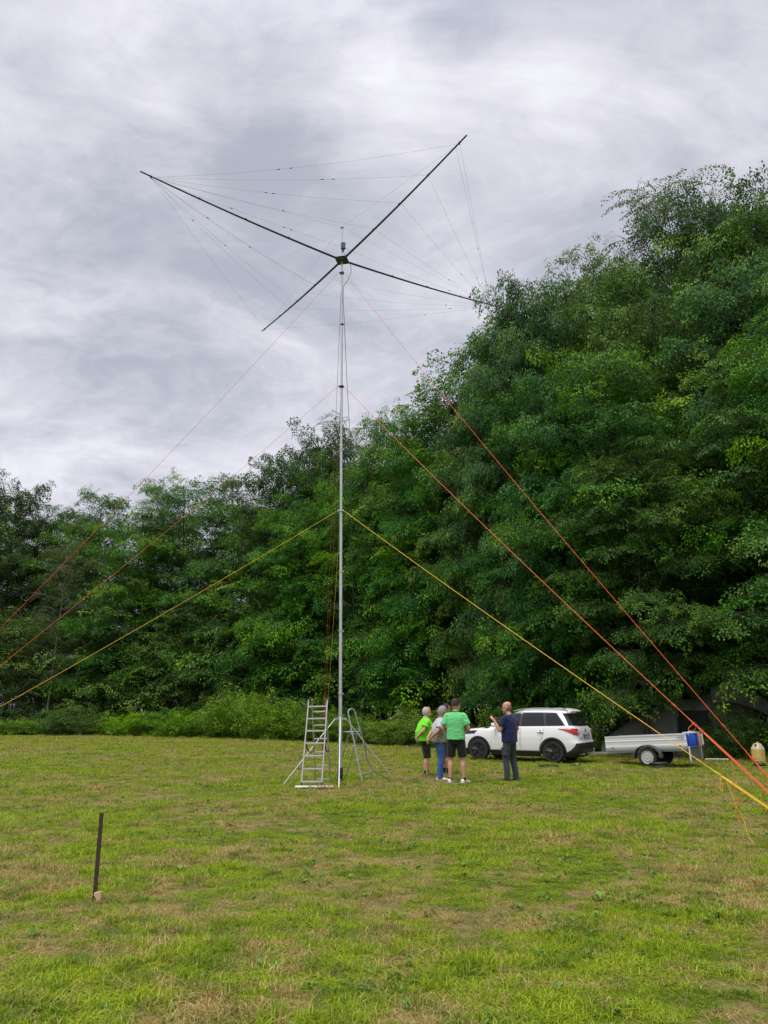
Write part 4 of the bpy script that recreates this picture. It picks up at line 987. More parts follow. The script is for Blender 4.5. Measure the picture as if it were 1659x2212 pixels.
def build_car():
    fl, rl = gnd(1037, 1641.5), gnd(1197, 1647.5); ax = (rl-fl); ax.z = 0; ang = math.atan2(ax.y, ax.x); u = ax.normalized(); lf = Vector((u.y, -u.x, 0))   # lf: outwards on the left side
    c = (fl+rl)/2-lf*.775
    t = empty('parked_car', c, ang, 'white compact off-road car with black wheels, hitched to the trailer', 'car')
    # body: a stack of plan outlines
    zs = np.unique(np.concatenate([np.linspace(.20, .92, 16), np.linspace(.92, 1.07, 16), np.linspace(1.07, 1.44, 12), [1.45, 1.458], np.linspace(1.47, 1.575, 10), [1.587, 1.60, 1.606, 1.612]]))
    NP = 100; bm = BM(); rings = []
    for z in zs:
        half = [plan(z, math.pi*j/(NP/2)) for j in range(NP//2+1)]
        full = half+[(x, -y) for x, y in half[-2:0:-1]]
        rings.append([bm.verts.new((x, y, z)) for x, y in full])
    for A, B in zip(rings, rings[1:]):
        for j in range(NP): bm.faces.new((A[j], A[(j+1) % NP], B[(j+1) % NP], B[j]))
    bm.faces.new(rings[0][::-1]); bm.faces.new(rings[-1])
    body = fin('body', bm, M_PAINT, t, True)
    cut = []
    for x in (-1.25, 1.25):
        for s in (-1, 1):
            bm = BM(); bm_lathe(bm, [(.375, 0), (.375, .42)], (x, s*.55, .33), (0, s, 0), 40); cut.append(fin('cut', bm, M_CLAD, t))
    apply_boolean(body, cut); body.data.polygons.foreach_set('use_smooth', np.ones(len(body.data.polygons), dtype=bool))
    try: body.data.set_sharp_from_angle(angle=R(32))
    except Exception: pass
    body.data.materials.clear(); body.data.materials.append(M_PAINT)
    bm = BM(); bm_box(bm, (0, 0, .27), (3.7, 1.15, .22)); 
    for x in (-1.25, 1.25): bm_box(bm, (x, 0, .52), (.80, 1.16, .5))
    fin('underbody', bm, M_CLAD, t)
    for sd in (False, True):
        nm_side = 'left' if not sd else 'right'
        # wheel arches, sills
        for x in (-1.25, 1.25):
            def arch(uu, v, x=x):
                a = math.pi*(-.06+1.12*uu); r_ = .372+.056*v; xx, zz = x+r_*math.cos(a), max(.21, .33+r_*math.sin(a)); return (xx, -yside(xx, zz), zz)
            bm = BM(); grid_patch(bm, arch, 28, 3, .014, .06, sd); fin('wheel_arch', bm, M_CLAD, t, True)
        bm = BM(); grid_patch(bm, side_quad((-.83, .21), (.83, .21), (.83, .345), (-.83, .345)), 12, 4, .016, .06, sd); fin('sill', bm, M_CLAD, t, True)
        # doors
        for q, hx in ((((-.80, .37), (.185, .37), (.205, 1.035), (-.76, 1.015)), .06), (((.235, .37), (.80, .37), (1.00, 1.05), (.235, 1.035)), .88)):
            cx_, cz_ = sum(p[0] for p in q)/4, sum(p[1] for p in q)/4
            big = [(cx_+(p[0]-cx_)*1.0+(.007 if p[0] > cx_ else -.007), cz_+(p[1]-cz_)+(.0 if p[1] > cz_ else -.007)) for p in q]
            bm = BM(); grid_patch(bm, side_quad(*big), 10, 10, .002, .03, sd); seam = bm
            bm = BM(); grid_patch(bm, side_quad(*q), 12, 14, .007, .03, sd); d = fin('door', bm, M_PAINT, t, True); fin('door_gap', seam, M_SEAM, d, True)
            y = yside(hx, .90)*(-1 if not sd else 1); s = -1 if not sd else 1
            bm = BM(); bm_tube(bm, [(hx-.10, y+s*.012, .905), (hx-.07, y+s*.045, .91), (hx+.07, y+s*.045, .915), (hx+.10, y+s*.012, .91)], .016, 8); fin('handle', bm, M_PAINT, d, True)
            bm = BM(); bm_lathe(bm, [(.05, 0), (.045, s*.012), (.001, s*.0125)] if s > 0 else [(.001, s*.0125), (.045, s*.012), (.05, 0)], (hx, y, .908), (0, 1, 0), 16); fin('handle_recess', bm, M_SEAM, d, True)
        # glass
        bm = BM(); grid_patch(bm, side_quad((-.80, 1.045), (1.66, 1.095), (1.36, 1.485), (-.16, 1.475), .012), 28, 8, .003, .03, sd); fin('window_surround', bm, M_CLAD, t, True)
        for q in (((-.66, 1.07), (.17, 1.082), (.17, 1.462), (-.13, 1.452)), ((.25, 1.085), (.99, 1.098), (.93, 1.465), (.25, 1.468)), ((1.065, 1.105), (1.60, 1.125), (1.335, 1.452), (1.015, 1.463))):
            bm = BM(); grid_patch(bm, side_quad(*q), 10, 8, .008, .02, sd); fin('window', bm, M_GLASS, t, True)
        # fuel flap, fender vent
        if not sd:
            pass
        bm = BM(); grid_patch(bm, side_quad((-1.10, .985), (-.90, .99), (-.86, 1.025), (-1.02, 1.018)), 6, 3, .012, .03, sd); v = fin('fender_vent', bm, M_SEAM, t, True)
        bm = BM(); grid_patch(bm, side_quad((-1.05, .998), (-.93, 1.0), (-.91, 1.014), (-1.0, 1.010)), 5, 2, .018, .02, sd); fin('vent_slat', bm, M_CHROME, v, True)
        # tail light wraps the corner
        def tl(uu, v):
            pf0, pf1 = phi_of_y(.545, .92), phi_of_x(1.50, .98); ph = pf0+(pf1-pf0)*uu
            top = .995+.035*uu if uu < .7 else 1.0195-.05*(uu-.7); bot = (.90-.42*uu) if uu < .22 else (.808+.185*((uu-.22)/.78)**1.5)
            if uu < .10: top = .93+.055*uu/.10
            z = bot+(top-bot)*v; x, y = plan(z, ph); return (x, y, z)
        bm = BM(); grid_patch(bm, tl, 20, 8, .016, .03, sd); L = fin('tail_light', bm, M_TAIL, t, True)
        def lens(a0, a1, z0, z1):
            def f(uu, v):
                pf0, pf1 = phi_of_y(.545, .92), phi_of_x(1.50, .98); ph = pf0+(pf1-pf0)*(a0+(a1-a0)*uu); z = z0+(z1-z0)*v+.02*(1-uu); x, y = plan(z, ph); return (x, y, z)
            return f
        bm = BM(); grid_patch(bm, lens(.05, .20, .875, .945), 5, 3, .021, .01, sd); fin('reversing_lens', bm, M_CLEAR, L, True)
        bm = BM(); grid_patch(bm, lens(.22, .52, .845, .885), 6, 2, .021, .01, sd); fin('lower_lens', bm, M_TAILD, L, True)
        # headlight
        def hl(uu, v):
            ph = math.pi-.62+.36*-uu; z = .80+.10*v+.03*uu; x, y = plan(z, ph); return (x, y, z)
        bm = BM(); grid_patch(bm, hl, 10, 4, .008, .03, sd); fin('headlight', bm, M_GLASS, t, True)
        # roof rails, mirrors
        s = -1 if not sd else 1
        bm = BM(); bm_tube(bm, [(x, s*interp(z, [(1.5, .60), (1.62, .57)]), z) for x, z in ((-.10, 1.525), (.1, 1.575), (.5, 1.612), (1.0, 1.618), (1.4, 1.60), (1.62, 1.565), (1.70, 1.54))], [.010, .019, .020, .020, .020, .018, .010], 8); fin('roof_rail', bm, M_CHROME, t, True)
        bm = BM(); bm_box(bm, (-.62, s*.985, 1.10), (.13, .20, .14), None, .035); bm_box(bm, (-.62, s*.88, 1.06), (.06, .12, .04), None, .01); fin('mirror', bm, M_PAINT, t, True)
        # rear bumper
        def bump(uu, v):
            ph = phi_of_x(1.63, .4)*uu; zt_ = .60-.02*uu if uu < .60 else .588-.30*((uu-.60)/.40)**.75; z = .205+(zt_-.205)*v; x, y = plan(z, ph); return (x, y, z)
        bm = BM(); grid_patch(bm, bump, 24, 8, .014, .05, sd); fin('rear_bumper', bm, M_CLAD, t, True)
    bm = BM(); grid_patch(bm, side_quad((1.28, .80), (1.46, .80), (1.46, .98), (1.28, .98)), 5, 5, .003, .02); fl_ = fin('fuel_flap', bm, M_PAINT, t, True)
    # tailgate
    def gate(uu, v):
        y = -.66+1.32*uu; z = .635+.44*v; return (xrear(y, z), y, z)
    bm = BM(); grid_patch(bm, lambda uu, v: (lambda y, z: (xrear(y, z), y, z))(-.635+1.27*uu, .655+.42*v), 20, 10, .002, .02); sm = bm
    bm = BM(); grid_patch(bm, lambda uu, v: (lambda y, z: (xrear(y, z), y, z))(-.625+1.25*uu, .665+.41*v), 22, 12, .008, .03); tg = fin('tailgate', bm, M_PAINT, t, True); fin('door_gap', sm, M_SEAM, tg, True)
    bm = BM(); grid_patch(bm, rear_quad(.765, .64, 1.10, 1.448, bow=.02), 24, 8, .010, .03); rw = fin('rear_window', bm, M_GLASS, t, True)
    p0 = Vector((xrear(0, 1.12)+.03, .02, 1.115)); p1 = Vector((xrear(.35, 1.17)+.03, .42, 1.165)); bm = BM(); bm_tube(bm, [p0, p0.lerp(p1, .5)+Vector((.012, 0, 0)), p1], .009, 6); fin('wiper', bm, M_BLACK, rw, True)
    bm = BM(); bm_box(bm, (1.835, 0, 1.492), (.03, .34, .035), None, .006); fin('brake_light', bm, M_TAILD, t)
    bm = BM(); grid_patch(bm, rear_quad(.46, .50, .24, .40), 14, 4, .022, .03); fin('skid_plate', bm, M_GREYPL, t, True)
    for s in (-1, 1):
        bm = BM(); bm_box(bm, (2.095, s*.62, .40), (.03, .09, .05), None, .008); fin('rear_reflector', bm, M_TAILD, t)
    # number plate, lettering, emblem
    xp = xrear(.0, .80)+.012; RX = Matrix(((0, 0, 1), (1, 0, 0), (0, 1, 0)))     # letters read from behind
    bm = BM(); grid_patch(bm, rear_quad(.40, .43, .705, .885), 8, 4, .010, .02); fin('plate_recess', bm, M_PAINT, tg)
    bm = BM(); bm_box(bm, (xp+.012, 0, .790), (.016, .54, .135), None, .004); pf = fin('plate_frame', bm, M_BLACK, tg)
    bm = BM(); bm_box(bm, (xp+.0215, 0, .795), (.004, .52, .110)); fin('number_plate', bm, M_PLATE, pf)
    bm = BM(); bm_box(bm, (xp+.0245, -.24, .795), (.003, .038, .108)); fin('plate_band', bm, M_PBLUE, pf)
    text_mesh('plate_lettering', 'NM ZV 555', .098, M_INK, pf, Matrix.Translation((xp+.0255, .02, .795)) @ RX.to_4x4())
    text_mesh('model_lettering', 'VITARA', .048, M_SEAM, tg, Matrix.Translation((xrear(.45, .74)+.014, -.50, .735)) @ RX.to_4x4())
    bm = BM(); xe = xrear(0, .955)+.014
    pts = [(-.045, .985), (0, 1.02), (.045, .985), (.022, .968), (0, .985), (-.012, .976), (.045, .938), (0, .90), (-.045, .938), (-.022, .953), (0, .937), (.012, .945)]
    bm_add(bm, [(xe, y, z-.005) for y, z in pts]+[(xe+.012, y, z-.005) for y, z in pts], [(0, 1, 2, 3, 4, 5), (5, 11, 6), (0, 5, 11, 10), (6, 7, 8, 9, 10, 11)][:0]+[tuple(range(12, 24)), tuple(range(11, -1, -1))]+[(i, (i+1) % 12, 12+(i+1) % 12, 12+i) for i in range(12)])
    fin('emblem', bm, M_SEAM, tg)
    bm = BM(); bm_tube(bm, [(1.38, 0, 1.60), (1.60, 0, 1.86)], [.007, .003], 6); bm_box(bm, (1.38, 0, 1.612), (.09, .05, .02), None, .006); fin('roof_aerial', bm, M_BLACK, t, True)
    bm = BM(); grid_patch(bm, lambda uu, v: (lambda ph, z: (*plan(z, ph), z))(math.pi-.001-(1.9)*uu*.45, .21+.16*v), 14, 3, .012, .05); grid_patch(bm, lambda uu, v: (lambda ph, z: (*plan(z, ph), z))(math.pi-.001-(1.9)*uu*.45, .21+.16*v), 14, 3, .012, .05, True); fin('front_bumper', bm, M_CLAD, t, True)
    def ws(uu, v):
        z = 1.07+.36*v; hw = .70-.12*v; y = -hw+2*hw*uu; b = interp(z, CB); a = X0-interp(z, CF); n = nexp(True, z); x = X0-a*max(0, 1-abs(y/b)**n)**(1/n); return (x, y, z)
    bm = BM(); grid_patch(bm, ws, 14, 8, .006, .02); fin('windscreen', bm, M_GLASS, t, True)
    for x in (-1.25, 1.25):
        for s in (-1, 1): wheel(t, (x, s*.775, .334), s, .334, .215, M_RIM)
    # tow bar and trailing exhaust
    bm = BM(); bm_tube(bm, [(1.9, 0, .30), (2.16, 0, .28), (2.24, 0, .31), (2.25, 0, .40)], .020, 8); bm_lathe(bm, [(.001, -.025), (.02, -.015), (.026, 0), (.02, .018), (.001, .026)], (2.25, 0, .42), (0, 0, 1), 12); fin('tow_ball', bm, M_CHROME, t, True)
    bm = BM(); bm_tube(bm, [(1.8, -.52, .27), (2.13, -.52, .27)], .030, 12, False); fin('exhaust_pipe', bm, M_CHROME, t, True)
    return t
CAR = build_car()

# ------------------------------------------------------------------ trailer
M_TWHITE = paint('trailer_side_sheet', (0.60, 0.61, 0.61), .42, .1)
M_GREYSHEET = simple('grey_tailgate_sheet', (0.20, 0.21, 0.21), .5, .3, .12, 6)
M_FENDER = simple('grey_brown_fender', (0.075, 0.066, 0.060), .6, 0, .15, 15)
M_COOLB = simple('blue_cooler_plastic', (0.012, 0.055, 0.40), .4, 0, .08, 5)
M_COOLW = simple('pale_blue_lid', (0.42, 0.56, 0.74), .45, 0, .08, 5)
M_TRIM = simple('silver_wheel_paint', (0.52, 0.52, 0.51), .4, .3, .15, 20)
M_CARD = simple('brown_cardboard', (0.46, 0.27, 0.17), .8, 0, .15, 12, .1)
def build_trailer():
    W_ = gnd(1401.7, 1656); ang = R(-38); r_ = .262
    T = Matrix.Translation((W_.x, W_.y, 0)) @ Matrix.Rotation(ang, 4, 'Z') @ Matrix.Translation((0, 0, r_)) @ Matrix.Rotation(R(-3.3), 4, 'Y') @ Matrix.Translation((0, 0, -r_))
    t = empty('box_trailer', (0, 0, 0), 0, 'small single-axle trailer with grey white box, hitched behind the white car', 'trailer'); t.matrix_world = T
    t.location, t.rotation_euler = T.to_translation(), T.to_euler()
    x0, x1, y0, y1, z0, z1 = -1.28, 1.10, .13, 1.23, .515, .865     # local: +x to the rear, near side y0
    def sheet(name, a, b, out):
        """ribbed side panel from a to b (x, y), ribs towards out"""
        a, b = Vector((a[0], a[1], 0)), Vector((b[0], b[1], 0)); o_ = Vector((out[0], out[1], 0)); bm = BM()
        prof = [(0, 0), (.006, .03), (.006, .07), (0, .085), (0, .17), (.006, .185), (.006, .21), (0, .225), (0, .315), (.010, .32), (.010, .35), (-.02, .352)]
        A = [bm.verts.new(a+o_*p+Vector((0, 0, z0+z))) for p, z in prof]; B = [bm.verts.new(b+o_*p+Vector((0, 0, z0+z))) for p, z in prof]
        A2 = [bm.verts.new(a+o_*(-.022)+Vector((0, 0, z0+z))) for p, z in (prof[0], prof[-1])]; B2 = [bm.verts.new(b+o_*(-.022)+Vector((0, 0, z0+z))) for p, z in (prof[0], prof[-1])]
        for i in range(len(prof)-1): bm.faces.new((A[i], B[i], B[i+1], A[i+1]))
        bm.faces.new((A2[0], A2[1], B2[1], B2[0])); bm.faces.new((A[0], A2[0], B2[0], B[0])); bm.faces.new(A+[A2[1], A2[0]]); bm.faces.new((B+[B2[1], B2[0]])[::-1])
        return fin(name, bm, M_TWHITE, t)
    sh = sheet('side_panel', (x0, y0), (x1, y0), (0, -1)); sheet('side_panel', (x0, y1), (x1, y1), (0, 1)); sheet('front_panel', (x0, y0+.03), (x0, y1-.03), (-1, 0))
    bm = BM(); bm_box(bm, ((x0+x1)/2, (y0+y1)/2, z0-.03), (x1-x0, y1-y0, .05)); fin('floor_panel', bm, M_GALV, t)
    bm = BM()
    for y in (y0+.10, y1-.10): bm_box(bm, ((x0+x1)/2, y, z0-.085), (x1-x0-.05, .05, .06))
    bm_box(bm, (0, .68, r_), (.07, 1.15, .07)); fin('chassis', bm, M_GALV, t)
    bm = BM(); bm_box(bm, (x0-.30, (y0+y1)/2, z0-.115), (1.25, .07, .055)); db = fin('drawbar', bm, M_GALV, t)
    bm = BM(); hx, hy, hz = x0-.92, (y0+y1)/2, z0-.105
    bm_box(bm, (hx-.06, hy, hz), (.30, .06, .05), None, .01); bm_lathe(bm, [(.045, -.03), (.05, .03), (.03, .05), (.001, .055)], (hx-.18, hy, hz), (0, 0, 1), 14); bm_tube(bm, [(hx-.05, hy, hz+.03), (hx-.10, hy, hz+.11), (hx-.02, hy, hz+.15), (hx+.08, hy, hz+.13)], .014, 8); fin('coupling', bm, M_CHROME, t, True)
    bm = BM(); bm_tube(bm, [(hx-.05, hy-.04, hz-.02), (hx-.04, hy-.06, hz-.13), (hx-.12, hy-.05, hz-.19), (hx-.22, hy-.05, hz-.17)], .009, 6); fin('tow_cable', bm, M_BLACK, t, True)
    # fender: arched strip over the wheel
    for yy, s in ((.0, -1), (1.36, 1)):
        bm = BM(); rr = .335; w_ = .22; n = 18; ang_ = [math.pi*(-.02+1.04*i/n) for i in range(n+1)]
        prof = []
        for a in ang_: prof.append((rr*math.cos(a)*1.18, r_+max(-.04, rr*math.sin(a)*1.02)))
        ins = [(x*.93, (z-r_)*.93+r_) for x, z in prof]
        vs = [[bm.verts.new((x, yy+q, z)) for x, z in pr] for pr in (prof, ins) for q in (-w_/2, w_/2)]
        for i in range(n):
            for A, B in ((vs[0], vs[1]), (vs[2], vs[3]), (vs[0], vs[2]), (vs[1], vs[3])): bm.faces.new((A[i], A[i+1], B[i+1], B[i]))
        for i in (0, n): bm.faces.new((vs[0][i], vs[1][i], vs[3][i], vs[2][i]))
        fin('fender', bm, M_FENDER, t, True)
        wheel(t, (0, yy, r_), s, r_, .15, M_TRIM if s < 0 else M_GALV, False)
    for x in (x0+.22, x1-.20):
        bm = BM(); bm_lathe(bm, [(.034, 0), (.034, .012), (.026, .018), (.001, .02)], (x, y0-.012, z0+.035), (0, -1, 0), 16); fin('amber_reflector', bm, M_AMBER, t, True)
    bm = BM(); bm_box(bm, (x1-.16, y0-.03, z0+.275), (.20, .016, .022), None, .004); bm_box(bm, (x1-.10, y0-.035, z0+.275), (.05, .03, .045), None, .006); fin('latch', bm, M_GALV, t)
    # tailgate let down: it hangs from the rear edge
    bm = BM(); px = x1+.035; zt_, zb_ = z0-.01, z0-.375
    bm_box(bm, (px, (y0+y1)/2, (zt_+zb_)/2), (.012, y1-y0-.05, zt_-zb_-.04)); tg = fin('tailgate', bm, M_GREYSHEET, t)
    for nm, c_, s_ in (('l', (px, y0+.015, (zt_+zb_)/2), (.035, .03, zt_-zb_)), ('r', (px, y1-.015, (zt_+zb_)/2), (.035, .03, zt_-zb_)), ('t', (px, (y0+y1)/2, zt_), (.035, y1-y0-.06, .022)), ('b', (px, (y0+y1)/2, zb_), (.03, y1-y0-.06, .012))):
        bm = BM(); bm_box(bm, c_, s_); fin('tailgate_frame', bm, M_TWHITE if nm != 'b' else M_GALV, tg)
    bm = BM(); bm_box(bm, (x1-.0, y0+.10, z0-.08), (.06, .11, .09), None, .01); fin('rear_lamp', bm, M_TAILD, t)
    # load
    def put(name, label, cat, lx, ly, s, rz=0):
        o = empty(name, T @ Vector((lx, ly, z0+.002)), ang+rz, label, cat); o.rotation_euler = (T.to_3x3() @ Matrix.Rotation(rz, 3, 'Z')).to_euler(); return o
    e = put('cool_box', 'blue cooling box with pale lid standing in the open rear of the trailer', 'cool box', x1+.05, y0+.235, 1)
    bm = BM(); bm_box(bm, (0, 0, .17), (.32, .30, .335), None, .02); bm_box(bm, (.157, 0, .18), (.02, .20, .18), None, .006); fin('tub', bm, M_COOLB, e, True)
    bm = BM(); bm_box(bm, (0, 0, .365), (.34, .32, .05), None, .016); fin('lid', bm, M_COOLW, e, True)
    bm = BM(); bm_tube(bm, [(0, -.15, .29), (0, -.175, .32), (0, -.172, .385), (0, -.11, .405), (0, .11, .405), (0, .172, .385), (0, .175, .32), (0, .15, .29)], .010, 6); fin('carry_handle', bm, M_WHITE, e, True)
    e = put('cardboard_box', 'brown and white cardboard box beside the blue cooling box in the trailer', 'box', x1+.04, y0+.66, 1)
    bm = BM(); bm_box(bm, (0, 0, .17), (.36, .30, .34), None, .006); fin('carton', bm, M_CARD, e)
    bm = BM(); bm_box(bm, (.182, .07, .19), (.006, .13, .30)); bm_box(bm, (0, 0, .343), (.34, .28, .008)); bm_box(bm, (.182, -.11, .29), (.005, .05, .06)); fin('print_panel', bm, M_WHITE, e)
    bm = BM(); bm_box(bm, (.182, -.04, .335), (.010, .17, .03), None, .004); fin('red_tape', bm, M_RED, e)
    return T
TR = build_trailer()

# ------------------------------------------------------------------ things lying about
bm = BM(); g = gnd(1425, 1657)
pts = []
for i in range(150):
    a = i/150*2*math.pi*5; q = .235+.025*math.sin(a*.37); pts.append((q*math.cos(a), q*math.sin(a), .025+.024*(i/30)+.006*math.sin(a*1.7)))
pts += [(.26, .10, .05), (.34, .0, .03), (.40, -.14, .02)]
bm_tube(bm, pts, .020, 8); o = fin('hose_coil', bm, M_BLACK, None, True, g); tag(o, 'coil of thick black hose lying in the grass beside the trailer wheel', 'hose')
bm = BM(); g = gnd(1186, 1657); bm_box(bm, (-.14, 0, .035), (.30, .10, .05), R and Matrix.Rotation(.15, 3, 'Z'), .01); bm_box(bm, (.16, .03, .03), (.22, .07, .035), Matrix.Rotation(-.2, 3, 'Z'), .008); bm_tube(bm, [(-.26, 0, .06), (-.1, -.02, .085), (.1, 0, .07), (.26, .03, .05)], .014, 6)
o = fin('tool_case', bm, M_BLACK, None, True, g); tag(o, 'flat black tool case lying in the grass in front of the rear car wheel', 'tool case')
e = empty('hand_tool', gnd(1242, 1656), .3, 'small dark tool with a bright metal head lying in the grass behind the car', 'tool')
bm = BM(); bm_tube(bm, [(-.16, 0, .05), (.02, .0, .06)], .018, 8); fin('handle', bm, M_BLACK, e, True); bm = BM(); bm_box(bm, (.06, 0, .07), (.09, .05, .05), None, .012); fin('tool_head', bm, M_CHROME, e, True); bm = BM(); bm_tube(bm, [(.09, 0, .06), (.22, .03, .05)], .014, 8); fin('handle', bm, M_BLACK, e, True)
w0, w1 = gnd(1524, 1642), gnd(1574, 1645); c = (w0+w1)/2; d = w1-w0
bm = BM(); bm_box(bm, (0, 0, .06), (d.length, .07, .045), None, .006); o = fin('board', bm, M_WHITE, None, False, c); o.rotation_euler = (0, R(-2), math.atan2(d.y, d.x)); tag(o, 'thin white batten lying in the grass right of the trailer tailgate', 'board')
M_CAN = None
def build_canister():
    m, t, out = material('translucent_canister')
    z = t.add('ShaderNodeSeparateXYZ', ins={0: t.add('ShaderNodeTexCoord').outputs['Object']}).outputs[2]
    c = t.ramp(z, [(0.395, (0.66, 0.49, 0.145)), (0.405, (0.72, 0.66, 0.44))])
    b = t.add('ShaderNodeBsdfPrincipled', ins={'Base Color': c, 'Roughness': .4, 'Subsurface Weight': .0}); t.l.new(b.outputs[0], out.inputs[0])
    g = gnd(1640, 1647); e = empty('canister', g, R(28), 'pale plastic canister half full of yellow liquid with a red cap, at the right border', 'canister')
    bm = BM(); hx, hy = .17, .15
    prof = [(1, 1, -.01), (1, 1, .40), (.99, .99, .42), (.55, .60, .555), (.40, .45, .575)]
    rings = []
    for sx, sy, z_ in prof:
        rg = []
        for j in range(24):
            a = 2*math.pi*j/24; cx_, sy_ = math.cos(a), math.sin(a); k = (abs(cx_)**5+abs(sy_)**5)**(-1/5); rg.append(bm.verts.new((cx_*k*hx*sx, sy_*k*hy*sy, z_)))
        rings.append(rg)
    for A, B in zip(rings, rings[1:]):
        for j in range(24): bm.faces.new((A[j], A[(j+1) % 24], B[(j+1) % 24], B[j]))
    bm.faces.new(rings[0][::-1]); bm.faces.new(rings[-1]); fin('tank', bm, m, e, True)
    bm = BM(); bm_tube(bm, [(-.02, 0, .565), (-.0, 0, .60), (.06, 0, .60), (.12, 0, .50)], .016, 8); fin('grip', bm, m, e, True)
    bm = BM(); bm_lathe(bm, [(.036, 0), (.036, .045), (.030, .05), (.001, .05)], (-.115, -.03, .50), (-.45, -.1, 1), 16); fin('cap', bm, M_RED, e, True)
build_canister()
bm = BM(); g = gnd(1641, 1655); bm_box(bm, (0, 0, .05), (.34, .14, .07), Matrix.Rotation(-.35, 3, 'Z'), .03); bm_tube(bm, [(-.12, .02, .08), (-.05, -.02, .14), (.06, -.03, .13), (.12, -.05, .07)], .012, 6)
o = fin('tool_bag', bm, M_BLACK, None, True, g); tag(o, 'small black bag lying in the grass in front of the canister', 'bag')

# ------------------------------------------------------------------ tent in the shade
def build_tent():
    M_T = simple('olive_tent_cloth', (0.095, 0.102, 0.080), .8, 0, .12, 2.5, .15, bscale=5); M_T2 = simple('dark_tent_mesh', (0.024, 0.027, 0.020), .9, 0, .1, 6); M_POLE = simple('grey_tent_pole', (.2, .2, .19), .5, .3, .1, 5)
    a, b = at(1335, 1596, 29.2), at(1605, 1596, 27.6); c = Vector(((a.x+b.x)/2, 28.4, 0)); rz = math.atan2(b.y-a.y, b.x-a.x)
    t = empty('tent', c, rz, 'large olive tunnel tent in the shade of the trees behind the trailer', 'tent')
    L = 5.1; n = 26; m = 14; bm = BM(); rows = []
    for i in range(n+1):
        u = i/n; x = -L/2+L*u
        H = 1.95*(math.sin(math.pi*min(1, .07+u*.68)))**.9 if u < .62 else 1.95+.42*math.sin(math.pi*(u-.62)/.76)
        if u > .9: H = (1.95+.42*math.sin(math.pi*(.9-.62)/.76))*(1-((u-.9)/.1)**2*.35)
        hw = 1.15+.15*math.sin(math.pi*u); row = []
        for j in range(m+1):
            q = math.pi*j/m; s = abs(math.sin(q))**.75; yy = -hw*math.copysign(abs(math.cos(q))**.8, math.cos(q)); wr = .02*math.sin(9*u*3.1+j)
            row.append(bm.verts.new((x, yy+wr, H*s+wr*.5)))
        rows.append(row)
    for A, B in zip(rows, rows[1:]):
        for j in range(m): bm.faces.new((A[j], A[j+1], B[j+1], B[j]))
    bm.faces.new(rows[0]); bm.faces.new(rows[-1][::-1]); fin('canopy', bm, M_T, t, True)
    # window opening with its flap, pole sleeves, awning peak
    def sk(u, z):                                   # a point on the near skin
        i = min(n-1, int(u*n)); f = u*n-i; x = -L/2+L*u; return Vector((x, 0, z))
    bm = BM(); bm_add(bm, [(.05, -1.315, .75), (1.15, -1.33, .75), (1.10, -1.10, 1.55), (.10, -1.08, 1.55)], [(0, 1, 2, 3)]); bmesh.ops.solidify(bm, geom=bm.faces[:], thickness=.02); fin('window', bm, M_T2, t)
    for p, q in (((-.02, -1.33, .05), (.06, -1.06, 1.62)), ((1.22, -1.35, .05), (1.16, -1.08, 1.62))):
        bm = BM(); bm_tube(bm, [p, q], .05, 6, flat=.3); fin('sleeve', bm, M_T, t, True)
    bm = BM(); k = 10; V = []
    for i in range(k+1):
        u = i/k
        for j in range(7):
            v = j/6; V.append((1.2+1.7*u, -1.0-.35*math.sin(math.pi*v*.5)-.25*u, 2.32+.10*math.sin(math.pi*u)-.75*u*u*.55-.55*v*v))
    bm_add(bm, V, [(i*7+j, (i+1)*7+j, (i+1)*7+j+1, i*7+j+1) for i in range(k) for j in range(6)]); bmesh.ops.solidify(bm, geom=bm.faces[:], thickness=.012); fin('awning', bm, M_T, t, True)
    bm = BM(); bm_tube(bm, [(2.85, -1.45, 1.35), (2.5, -1.6, 0)], .012, 6); fin('pole', bm, M_POLE, t, True)
build_tent()

